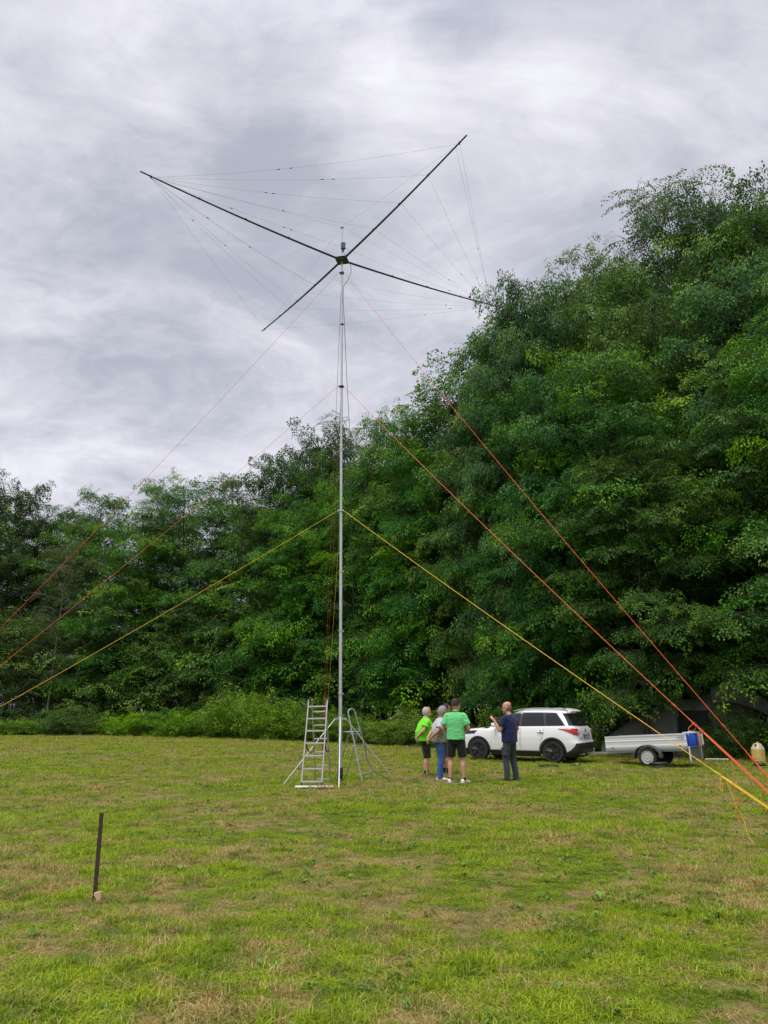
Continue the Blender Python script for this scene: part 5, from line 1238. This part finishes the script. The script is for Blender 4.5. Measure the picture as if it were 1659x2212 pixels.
# ------------------------------------------------------------------ people
def skin_mat(name, col):
    m, t, out = material(name)
    tc = t.add('ShaderNodeTexCoord').outputs['Object']; n = t.noise(tc, 9, 4, .6)
    c = t.mix(n, tuple(v*.85 for v in col), (col[0]*1.10, col[1]*.98, col[2]*.95))
    b = t.add('ShaderNodeBsdfPrincipled', ins={'Base Color': c, 'Roughness': .55, 'Specular IOR Level': .35, 'Subsurface Weight': .08, 'Subsurface Radius': (.01, .004, .002)}); t.l.new(b.outputs[0], out.inputs[0]); return m
def cloth_mat(name, col, var=.12, pattern=None):
    m, t, out = material(name)
    tc = t.add('ShaderNodeTexCoord').outputs['Object']
    n = t.noise(tc, 7, 5, .6); c = t.mix(n, tuple(v*(1-var) for v in col), tuple(min(1, v*(1+var)) for v in col))
    if pattern == 'camo':                                  # plain grey above, mottled print below the chest
        z = t.add('ShaderNodeSeparateXYZ', ins={0: tc}).outputs[2]
        w = t.add('ShaderNodeTexWave', wave_type='BANDS', bands_direction='DIAGONAL', ins={'Vector': tc, 'Scale': 7.0, 'Distortion': 9.0, 'Detail': 3.0, 'Detail Scale': 1.6}).outputs[0]
        pr = t.ramp(w, [(.2, (.10, .095, .06)), (.45, (.34, .31, .22)), (.65, (.46, .44, .36)), (.85, (.20, .19, .14))])
        c = t.mix(t.ramp(t.math('ADD', z, t.math('MULTIPLY', t.math('SUBTRACT', n, .5), .18)), [(1.075, 1.0), (1.15, 0.0)]), c, pr)
        # ramp position is clamped to 0..1, so the height is scaled below
    if pattern == 'denim':
        f = t.noise(tc, 90, 3, .7); c = t.mix(t.math('MULTIPLY', f, .5), c, tuple(v*1.7 for v in col))
    b = t.add('ShaderNodeBsdfPrincipled', ins={'Base Color': c, 'Roughness': .85, 'Specular IOR Level': .2, 'Sheen Weight': .15})
    bp = t.add('ShaderNodeBump', ins={'Strength': .25, 'Distance': .012, 'Height': t.noise(tc, 18, 4, .6, .8)}); t.l.new(bp.outputs[0], b.inputs['Normal'])
    t.l.new(b.outputs[0], out.inputs[0]); return m
def remesh(name, bm, vox, mat, parent, smooth=2, wrinkle=0.0, seed=0, zr=None):
    bmesh.ops.recalc_face_normals(bm, faces=bm.faces[:])
    me = bpy.data.meshes.new('tmp'); bm.to_mesh(me); bm.free(); o = bpy.data.objects.new('tmp', me); COL.objects.link(o)
    m = o.modifiers.new('r', 'REMESH'); m.mode = 'VOXEL'; m.voxel_size = vox; m.use_smooth_shade = True
    if smooth: s = o.modifiers.new('s', 'SMOOTH'); s.iterations = smooth; s.factor = .5
    dg = bpy.context.evaluated_depsgraph_get(); out = bpy.data.meshes.new_from_object(o.evaluated_get(dg)); bpy.data.objects.remove(o); bpy.data.meshes.remove(me)
    if wrinkle:
        n = len(out.vertices); co = np.empty(n*3, np.float32); no = np.empty(n*3, np.float32); out.vertices.foreach_get('co', co); out.vertices.foreach_get('normal', no); co = co.reshape(-1, 3); no = no.reshape(-1, 3)
        r = np.random.default_rng(seed); d = np.zeros(n)
        for k in range(9):
            v = r.normal(0, 1, 3)*np.array([16, 16, 26]); w = r.normal(0, 1, 3)*6; d += np.abs(np.sin(co@v+2.2*np.sin(co@w)+r.uniform(0, 6)))**2.2*r.uniform(.4, 1)/4.5
        co += no*((d-.7)*wrinkle)[:, None]; out.vertices.foreach_set('co', co.ravel()); out.update()
    out.polygons.foreach_set('use_smooth', np.ones(len(out.polygons), dtype=bool)); out.materials.clear(); out.materials.append(mat); out.name = name
    return link(name, out, parent)
def loft(bm, rings, n=20):
    """rings: (centre, half width x, half depth y, [rotation])"""
    rows = []
    for c, a, b in rings:
        c = Vector(c); rows.append([bm.verts.new(c+Vector((a*math.copysign(abs(math.cos(q))**.85, math.cos(q)), b*math.copysign(abs(math.sin(q))**.85, math.sin(q)), 0))) for q in np.linspace(0, 2*math.pi, n, endpoint=False)])
    for A, B in zip(rows, rows[1:]):
        for j in range(n): bm.faces.new((A[j], A[(j+1) % n], B[(j+1) % n], B[j]))
    bm.faces.new(rows[0][::-1]); bm.faces.new(rows[-1])
def capsule(bm, pts, rad, sides=14):
    pts = [Vector(p) for p in pts]; rad = list(rad)
    d0 = (pts[0]-pts[1]).normalized(); d1 = (pts[-1]-pts[-2]).normalized()
    bm_tube(bm, [pts[0]+d0*rad[0]*.85]+pts+[pts[-1]+d1*rad[-1]*.85], [rad[0]*.45]+rad+[rad[-1]*.45], sides)
def smoothline(pts, rad, n=5):
    """Catmull-Rom through the points, so joints bend softly"""
    P = [Vector(p) for p in pts]; out = []; rr = []
    for i in range(len(P)-1):
        a, b, c, d = P[max(i-1, 0)], P[i], P[i+1], P[min(i+2, len(P)-1)]
        for k in range(n):
            f = k/n; out.append(.5*((2*b)+(c-a)*f+(2*a-5*b+4*c-d)*f*f+(-a+3*b-3*c+d)*f**3)); rr.append(rad[i]+(rad[i+1]-rad[i])*f)
    out.append(P[-1]); rr.append(rad[-1]); return out, rr
def hand(bm, wrist, d, up, curl=.5, point=False, s=1.0):
    """palm and five fingers; d along the hand, up = back of the hand, thumb on the side d x up"""
    d = Vector(d).normalized(); up = Vector(up); up = (up-d*up.dot(d)).normalized(); sd = d.cross(up); w = Vector(wrist)
    for off in (-.026, -.009, .009, .026): capsule(bm, [w+sd*off*.6*s, w+d*.05*s+sd*off*s, w+d*.088*s+sd*off*1.05*s], [.017*s, .0155*s, .0125*s], 10)
    lens = (.072, .080, .074, .058)
    for i, off in enumerate((.030, .010, -.010, -.029)):
        c = curl*(.9+.12*i); 
        if point: c = .04 if i == 0 else 1.25
        p = w+d*.088*s+sd*off*s; pts = [p]; a = c*.35
        for seg in (.45, .32, .23):
            q = d*math.cos(a)-up*math.sin(a); pts.append(pts[-1]+q*lens[i]*seg*s); a += c*.75
        capsule(bm, pts, [.0098*s, .0092*s, .0086*s, .0078*s], 8)
    t0 = w+d*.022*s+sd*.022*s; q = (d*.62+sd*.65-up*.35).normalized(); t1 = t0+q*.045*s; t2 = t1+(d*.85+sd*.18-up*.4*(1+curl*.3)).normalized()*.032*s; t3 = t2+(d*.9-up*.45*curl).normalized()*.024*s
    capsule(bm, [t0, t1, t2, t3], [.014*s, .0115*s, .010*s, .008*s], 8)
def person(label, feet, rz, H, pose, look, bl):
    """local frame: faces +y, right hand +x; sizes are for 1.75 m and scaled to H"""
    t = empty('person', Vector(feet)-Vector((0, 0, .028)), rz, label, 'person'); k = H/1.75; t.scale = (k, k, k)
    wd = look.get('width', 1.0); belly = look.get('belly', 0.0); lean = look.get('lean', 0.0)
    V = Vector
    def ln(p):                                             # stoop: the upper body leans forward
        p = V(p); z = max(0, p.z-.95); return V((p.x, p.y+lean*z*z*.9, p.z-.25*lean*lean*z))
    hipL, hipR = V((-.095, 0, .93)), V((.095, 0, .93)); fl, fr = pose.get('footL', V((-.12, .0, .07))), pose.get('footR', V((.12, .0, .07)))
    knL = V((hipL.x*.45+fl.x*.55, (fl.y)*.5+.03, .50)); knR = V((hipR.x*.45+fr.x*.55, (fr.y)*.5+.03, .50))
    shL, shR = ln((-.176*wd, -.01, 1.398)), ln((.176*wd, -.01, 1.398))
    elL, wrL, elR, wrR = (ln(pose[q]) for q in ('elL', 'wrL', 'elR', 'wrR'))
    neck0, head = ln((0, -.015, 1.47)), ln((0, .012, 1.530))
    skin = look['skin']
    # ---- body: one continuous surface
    bm = BM()
    loft(bm, [(ln((0, 0, z)), a*wd, b+.5*belly*f) for z, a, b, f in ((.86, .10, .09, 0), (.90, .155, .115, .1), (.97, .165, .12, .5), (1.05, .155, .115, .9), (1.14, .150, .112, 1), (1.25, .160, .118, .6), (1.35, .168, .115, .2), (1.43, .150, .095, 0), (1.475, .085, .065, 0))])
    capsule(bm, [shL*.80+V(shR)*.20, shL], [.058, .054]); capsule(bm, [shR*.80+V(shL)*.20, shR], [.058, .054])
    for sh, el, wr in ((shL, elL, wrL), (shR, elR, wrR)):
        p, r_ = smoothline([sh, sh.lerp(el, .45), el, el.lerp(wr, .35), wr], [.058, .050, .041, .041, .026]); capsule(bm, p, r_)
    for hp, kn, ft in ((hipL, knL, fl), (hipR, knR, fr)):
        p, r_ = smoothline([hp, hp.lerp(kn, .45), kn, kn.lerp(ft, .32)+V((0, -.018, 0)), kn.lerp(ft, .85), ft], [.088, .078, .057, .057, .038, .040]); f = look.get('calf', 1.0); capsule(bm, p, [q*f for q in r_])
    capsule(bm, [neck0-V((0, 0, .05)), neck0.lerp(head, .6), head], [.072*look.get('neckw', 1), .063*look.get('neckw', 1), .060])
    # head built upright, then turned on the neck
    Rh = Euler((look.get('nod', 0.0), 0, look.get('turn', 0.0)), 'XYZ').to_matrix(); hs = look.get('head', 1.0)*1.07
    def hp(p): return head + Rh @ (V(p)*hs)
    def hloft(rings, n=22):
        rows = []
        for z, yc, a, b in rings: rows.append([bm.verts.new(hp((a*math.cos(q), yc+b*math.sin(q)*(1.0 if math.sin(q) < 0 else 1.0), z))) for q in np.linspace(0, 2*math.pi, n, endpoint=False)])
        for A, B in zip(rows, rows[1:]):
            for j in range(n): bm.faces.new((A[j], A[(j+1) % n], B[(j+1) % n], B[j]))
        bm.faces.new(rows[0][::-1]); bm.faces.new(rows[-1])
    hloft([(-.015, .050, .030, .035), (.0, .048, .046, .055), (.02, .030, .060, .078), (.05, .018, .069, .088), (.09, .010, .074, .094), (.12, .004, .076, .098), (.15, .000, .075, .097), (.18, -.004, .068, .087), (.205, -.006, .050, .062), (.217, -.008, .024, .030)])
    capsule(bm, [hp((0, .100, .105)), hp((0, .112, .082)), hp((0, .122, .064))], [.009, .012, .014], 8)        # nose
    capsule(bm, [hp((-.012, .107, .060)), hp((.012, .107, .060))], [.009, .009], 8)
    capsule(bm, [hp((-.036, .090, .118)), hp((0, .099, .116)), hp((.036, .090, .118))], [.010, .010, .010], 8)   # brow
    capsule(bm, [hp((-.020, .092, .034)), hp((0, .100, .035)), hp((.020, .092, .034))], [.007, .009, .007], 8)   # lips
    capsule(bm, [hp((-.014, .086, .0)), hp((0, .092, .0)), hp((.014, .086, .0))], [.014, .016, .014], 8)       # chin
    for s in (-1, 1):
        capsule(bm, [hp((s*.076, -.006, .118)), hp((s*.083, -.016, .100)), hp((s*.081, -.012, .082)), hp((s*.076, -.003, .066))], [.010, .013, .011, .008], 8)
    for wr, el, key, sgn in ((wrL, elL, 'L', 1), (wrR, elR, 'R', -1)):
        d = pose.get('hd'+key, (wr-el).normalized()); up = pose.get('hu'+key, V((-1, 0, 0)) if key == 'L' else V((1, 0, 0)))
        hand(bm, wr, d, V(up), pose.get('curl'+key, .55), pose.get('point'+key, False), 1.0)
    remesh('body', bm, .0085, skin, t, 3)
    # ---- face details
    for s in (-1, 1):
        bm = BM(); bmesh.ops.create_uvsphere(bm, u_segments=10, v_segments=8, radius=.0115*hs, matrix=Matrix.Translation(hp((s*.033, .086, .098)))); fin('eye', bm, M_EYE, t, True)
    bm = BM(); bm_tube(bm, [hp((-.024, .101, .034)), hp((0, .109, .0345)), hp((.024, .101, .034))], .0028, 6); fin('mouth', bm, M_LIP, t, True)
    # ---- hair
    hair = look.get('hair')
    if hair:
        r = np.random.default_rng(hair.get('seed', 1)); bm = BM(); th = hair['thick']; nu, nv = 40, 22; rows = []
        def inside(v_, u_):
            a, e = u_, v_; z = .095+.125*math.sin(e); y = math.cos(e)*math.sin(a); return hair['where'](z, y)
        grid = {}
        for i in range(nu):
            for j in range(nv):
                a = 2*math.pi*i/nu; e = -1.1+(math.pi/2+1.1)*j/(nv-1)
                f = 1+th+hair.get('rough', .012)*r.normal(); ce = math.cos(e)**.78
                p = (.0785*ce*math.cos(a)*f, .0+.1000*ce*math.sin(a)*f, .107+.112*math.sin(e)*f); grid[i, j] = (p, inside(e, a))
        vs = {q: bm.verts.new(hp(p)) for q, (p, k_) in grid.items()}
        for i in range(nu):
            for j in range(nv-1):
                q = ((i, j), ((i+1) % nu, j), ((i+1) % nu, j+1), (i, j+1))
                if sum(grid[c][1] for c in q) >= 3: bm.faces.new([vs[c] for c in q])
        bmesh.ops.delete(bm, geom=[v for v in bm.verts if not v.link_faces], context='VERTS')
        bmesh.ops.recalc_face_normals(bm, faces=bm.faces[:]); bmesh.ops.solidify(bm, geom=bm.faces[:], thickness=.018*(1+th*4)); fin('hair', bm, hair['mat'], t, True)
    # ---- shirt
    g = look.get('loose', .018); bm = BM(); hem = look.get('hem', .90)
    loft(bm, [(ln((0, look.get('shift', 0)*f, z)), a*wd+g*q, b+.55*belly*f+g*q) for z, a, b, f, q in ((hem, .168, .128, .6, 1.0), (hem+.04, .168, .126, .7, 1.0), (1.05, .163, .122, .9, 1.0), (1.14, .158, .118, 1, 1.0), (1.25, .166, .122, .6, .9), (1.35, .172, .118, .2, .8), (1.41, .150, .100, 0, .8), (1.45, .108, .078, 0, .8), (1.482, .074, .068, 0, .5))], 28)
    sl = look.get('sleeve', .62)
    for sh, el, o_ in ((shL, elL, shR), (shR, elR, shL)):
        p, r_ = smoothline([sh.lerp(o_, .22), sh, sh.lerp(el, sl*.5), sh.lerp(el, sl)], [.066+g*.2, .058+g*.4, .056+g*.8, .055+g*1.15]); bm_tube(bm, p, r_, 16)
    remesh('shirt', bm, .010, look['shirt'], t, 2, look.get('wr', .010), bl)
    if look.get('collar'):
        bm = BM(); c = ln((0, -.012, 1.485)); bm_tube(bm, [c+V((.070*math.cos(a), .066*math.sin(a), .008-.014*math.sin(a))) for a in np.linspace(0, 2*math.pi, 21)[:-1]], .016, 8, flat=.5, closed=True); fin('collar', bm, look['shirt'], t, True)
    # ---- trousers or shorts
    ln_ = look['legs']; bm = BM(); top = .985
    loft(bm, [((0, 0, z), a*wd, b+.4*belly*f) for z, a, b, f in ((.82, .165, .115, 0), (.90, .176, .132, .1), (.96, .176, .130, .4), (top+.03, .168, .124, .7))], 26)
    for hp_, kn, ft in ((hipL, knL, fl), (hipR, knR, fr)):
        if ln_ == 'shorts':
            lo = look.get('shorts_to', .80); p, r_ = smoothline([hp_+V((0, 0, .03)), hp_.lerp(kn, .45), hp_.lerp(kn, lo), hp_.lerp(kn, 1.02) if lo > .9 else hp_.lerp(kn, lo+.06)], [.102, .102, .100, .102]); bm_tube(bm, p, r_, 16)
        else:
            q = ft+V((0, -.005, -.02)); p, r_ = smoothline([hp_+V((0, 0, .03)), hp_.lerp(kn, .5), kn, kn.lerp(q, .5)+V((0, -.012, 0)), q], [.102, .094, .077, .074, .070]); bm_tube(bm, p, r_, 16)
    remesh('shorts' if ln_ == 'shorts' else 'trousers', bm, .010, look['trousers'], t, 2, look.get('wrt', .008), bl+5)
    if look.get('pocket'):
        for s in (-1,):
            c = hipL.lerp(knL, .62)+V((-.100, -.01, 0)); bm = BM(); bm_box(bm, c, (.018, .15, .17), None, .008); bm_box(bm, c+V((-.008, 0, .065)), (.016, .16, .055), None, .006); fin('pocket', bm, look['trousers'], t)
    # ---- shoes and socks
    for ft, ya, in ((fl, pose.get('toeL', .15)), (fr, pose.get('toeR', -.15))):
        Rz = Matrix.Rotation(ya, 3, 'Z'); o_ = V((ft.x, ft.y, 0))
        bm = BM()
        rows = []
        for y, a, zt in ((-.085, .030, .075), (-.07, .037, .095), (-.02, .039, .10), (.04, .041, .085), (.10, .047, .062), (.15, .046, .052), (.185, .034, .042), (.20, .018, .034)):
            rows.append([bm.verts.new(o_+Rz @ V((a*math.cos(q)*(1.0), y, max(.0, .030+(zt-.030)*max(0, math.sin(q))+.03*min(0, math.sin(q)))))) for q in np.linspace(0, 2*math.pi, 16, endpoint=False)])
        for A, B in zip(rows, rows[1:]):
            for j in range(16): bm.faces.new((A[j], A[(j+1) % 16], B[(j+1) % 16], B[j]))
        bm.faces.new(rows[0]); bm.faces.new(rows[-1]); sh_ = fin('shoe', bm, look['shoe'], t, True)
        bm = BM(); outl = [(-.092, .032), (-.06, .043), (.02, .042), (.10, .051), (.16, .048), (.20, .030), (.212, .0)]
        pl = [(a, y) for y, a in outl]+[(-a, y) for y, a in outl[-2::-1]]; n_ = len(pl)
        bm_add(bm, [o_+Rz @ V((x, y, 0)) for x, y in pl]+[o_+Rz @ V((x, y, .026)) for x, y in pl], [tuple(range(n_)), tuple(range(2*n_-1, n_-1, -1))]+[(i, (i+1) % n_, n_+(i+1) % n_, n_+i) for i in range(n_)]); fin('sole', bm, look['sole'], sh_)
        if look.get('stripe'):
            for s in (-1, 1):
                bm = BM(); bm_add(bm, [o_+Rz @ V((s*x, y, z)) for x, y, z in ((.0475, .055, .050), (.0495, .10, .036), (.044, .02, .045), (.040, -.045, .075), (.0425, .02, .060))], [(0, 1, 2, 3, 4)]); bmesh.ops.solidify(bm, geom=bm.faces[:], thickness=.002); fin('shoe_mark', bm, M_BLACK, sh_)
        if look.get('sock'):
            bm = BM(); bm_tube(bm, [o_+V((0, -.004, .06)), o_+V((0, -.002, .10)), o_+V((ft.x*-.02, 0, look.get('sockh', .15)))], [.045, .045, .048], 14); fin('sock', bm, look['sock'], t, True)
    return t
M_EYE = simple('eye', (.05, .04, .035), .2, 0, .1, 9); M_LIP = simple('lip', (.32, .13, .11), .5, 0, .1, 9)
S_A = skin_mat('fair_skin', (.56, .33, .235)); S_B = skin_mat('tanned_skin', (.46, .26, .175)); S_C = skin_mat('ruddy_skin', (.54, .29, .205))
def hair_mat(name, a, b):
    m, t, out = material(name); tc = t.add('ShaderNodeMapping', ins={'Vector': t.add('ShaderNodeTexCoord').outputs['Object'], 'Scale': (1, 1, .35)}).outputs[0]
    n = t.noise(tc, 120, 4, .7); bs = t.add('ShaderNodeBsdfPrincipled', ins={'Base Color': t.ramp(n, [(.3, a), (.7, b)]), 'Roughness': .6, 'Specular IOR Level': .3}); t.l.new(t.add('ShaderNodeBump', ins={'Strength': .6, 'Distance': .01, 'Height': n}).outputs[0], bs.inputs['Normal']); t.l.new(bs.outputs[0], out.inputs[0]); return m
H_WHITE = hair_mat('white_hair', (.33, .32, .30), (.52, .50, .47)); H_GREY = hair_mat('grey_hair', (.17, .155, .145), (.40, .375, .35)); H_DARK = hair_mat('dark_hair', (.010, .008, .007), (.045, .034, .026)); H_STUB = hair_mat('cropped_hair', (.16, .105, .08), (.24, .17, .13))
C_NEON = cloth_mat('neon_green_cotton', (.15, .66, .012), .10); C_POLO = cloth_mat('mint_green_pique', (.14, .54, .20), .10); C_NAVY = cloth_mat('navy_cotton', (.010, .017, .062), .2); C_BLACK = cloth_mat('black_cotton', (.013, .013, .014), .2)
C_GREYT = cloth_mat('grey_print_cotton', (.46, .46, .49), .10); C_DENIM = cloth_mat('blue_denim', (.035, .092, .235), .25, 'denim'); C_SLATE = cloth_mat('slate_trouser_cloth', (.040, .050, .062), .2); C_OLIVE = cloth_mat('dark_shoe_cloth', (.06, .055, .045), .3); C_WHITE = cloth_mat('white_trainer', (.74, .73, .72), .08)
def camo(m):
    t = NT(m.node_tree); b = [n for n in t.n if n.type == 'BSDF_PRINCIPLED'][0]; src = b.inputs['Base Color'].links[0].from_socket
    tc = t.add('ShaderNodeTexCoord').outputs['Object']; z = t.add('ShaderNodeSeparateXYZ', ins={0: tc}).outputs[2]
    w = t.add('ShaderNodeTexWave', wave_type='BANDS', bands_direction='DIAGONAL', ins={'Vector': tc, 'Scale': 9.0, 'Distortion': 8.0, 'Detail': 3.0, 'Detail Scale': 1.6}).outputs[0]
    pr = t.ramp(w, [(.2, (.13, .12, .075)), (.45, (.36, .33, .24)), (.65, (.48, .46, .40)), (.85, (.22, .21, .15))])
    f = t.ramp(t.math('ADD', t.math('SUBTRACT', z, .6), t.math('MULTIPLY', t.noise(tc, 6, 3), .15)), [(.56, 1.0), (.72, 0.0)])
    t.l.new(t.mix(f, src, pr), b.inputs['Base Color'])
camo(C_GREYT)
V3 = Vector
back = lambda s=0: dict(elL=(-.29, -.13, 1.17), wrL=(-.06, -.24, .98), elR=(.29, -.13, 1.17), wrR=(.10, -.245, 1.00), hdL=V3((.75, -.12, -.55)), hdR=V3((-.75, -.15, -.60)), huL=V3((0, -1, 0)), huR=V3((0, -1, 0)))
full = lambda z, y: True
p = gnd(920, 1675)
person('grey-haired person in a neon green t-shirt and black shorts, hands clasped behind the back', p, R(-78), 1.655, dict(back(), footL=V3((-.10, .06, .07)), footR=V3((.11, -.03, .07))),
       dict(skin=S_A, width=1.30, belly=.22, lean=.06, turn=.05, nod=-.08, shirt=C_NEON, loose=.034, hem=.90, legs='shorts', shorts_to=.99, trousers=C_BLACK, shoe=C_OLIVE, sole=M_BLACK, sock=C_BLACK, sockh=.17, calf=1.22, neckw=1.25, head=1.03,
            hair=dict(mat=H_WHITE, thick=.05, where=lambda z, y: (y < .10 and z < .195) or (y < -.45), seed=3)), 11)
p = gnd(950, 1682)
person('grey-haired person in a grey patterned t-shirt and blue jeans, hands behind the back', p, R(-80), 1.68, dict(back(), footL=V3((-.10, .05, .07)), footR=V3((.11, -.02, .07)), elL=(-.29, -.12, 1.16), wrL=(-.12, -.27, .97), elR=(.30, -.13, 1.15), wrR=(.15, -.31, .94)),
       dict(skin=S_B, width=1.08, belly=.08, lean=.20, turn=.22, nod=-.20, shirt=C_GREYT, loose=.026, hem=.89, legs='long', trousers=C_DENIM, shoe=C_WHITE, sole=C_WHITE, wr=.014, wrt=.012, sleeve=.66,
            hair=dict(mat=H_GREY, thick=.12, rough=.022, where=lambda z, y: y < .42 and (z > .06 or y < -.2), seed=4)), 12)
p = gnd(964, 1671.5)
person('person in black t-shirt and black shorts, mostly hidden behind the other men', p, R(-70), 1.74, dict(elL=(-.28, -.06, 1.15), wrL=(-.24, .10, .95), elR=(.28, -.06, 1.15), wrR=(.24, .12, .95)),
       dict(skin=S_B, width=1.05, belly=.03, turn=-.1, nod=-.12, shirt=C_BLACK, hem=.90, legs='shorts', shorts_to=.92, trousers=C_BLACK, shoe=C_OLIVE, sole=M_BLACK, sock=C_BLACK, sockh=.18,
            hair=dict(mat=H_DARK, thick=.10, where=lambda z, y: (y < .35 and z > .08) or z > .185, seed=5)), 13)
p = gnd(987, 1688.5)
person('tall young person in mint green polo shirt and white trainers, seen from behind', p, R(-14), 1.835, dict(elL=(-.285, -.02, 1.14), wrL=(-.10, .20, 1.06), elR=(.285, -.02, 1.14), wrR=(.10, .20, 1.06), hdL=V3((.7, .5, .1)), hdR=V3((-.7, .5, 0)), huL=V3((0, .6, .8)), huR=V3((0, .6, .8)), footL=V3((-.145, 0, .07)), footR=V3((.155, .02, .07)), toeL=-.15, toeR=-.55),
       dict(skin=S_A, width=1.02, belly=.0, turn=-.62, nod=-.05, shirt=C_POLO, loose=.030, hem=.905, sleeve=.70, collar=True, legs='shorts', shorts_to=.84, trousers=C_BLACK, shoe=C_WHITE, sole=C_WHITE, sock=C_BLACK, sockh=.11, stripe=True,
            hair=dict(mat=H_DARK, thick=.15, rough=.014, where=lambda z, y: (y < .30 and z > .065) or (z > .155 and y < .8), seed=6)), 14)
p = gnd(1104, 1685.5)
person('bald person in a navy t-shirt and slate cargo trousers, pointing with a raised hand', p, R(48), 1.775, dict(elL=(-.245, .09, 1.12), wrL=(-.265, .22, 1.335), elR=(.30, -.03, 1.15), wrR=(.22, .20, 1.10), hdL=V3((-.25, .5, .75)), huL=V3((-.25, -.75, .6)), pointL=True, footL=V3((-.12, .03, .07)), footR=V3((.16, -.03, .07)), toeL=.1, toeR=-.2),
       dict(skin=S_C, width=1.05, belly=.02, turn=.32, nod=-.16, shirt=C_NAVY, loose=.028, hem=.87, sleeve=.66, legs='long', trousers=C_SLATE, pocket=True, shoe=C_OLIVE, sole=M_BLACK, wr=.013, wrt=.011,
            hair=dict(mat=H_STUB, thick=-.012, rough=.004, where=lambda z, y: y < .15 and z < .165, seed=7)), 15)
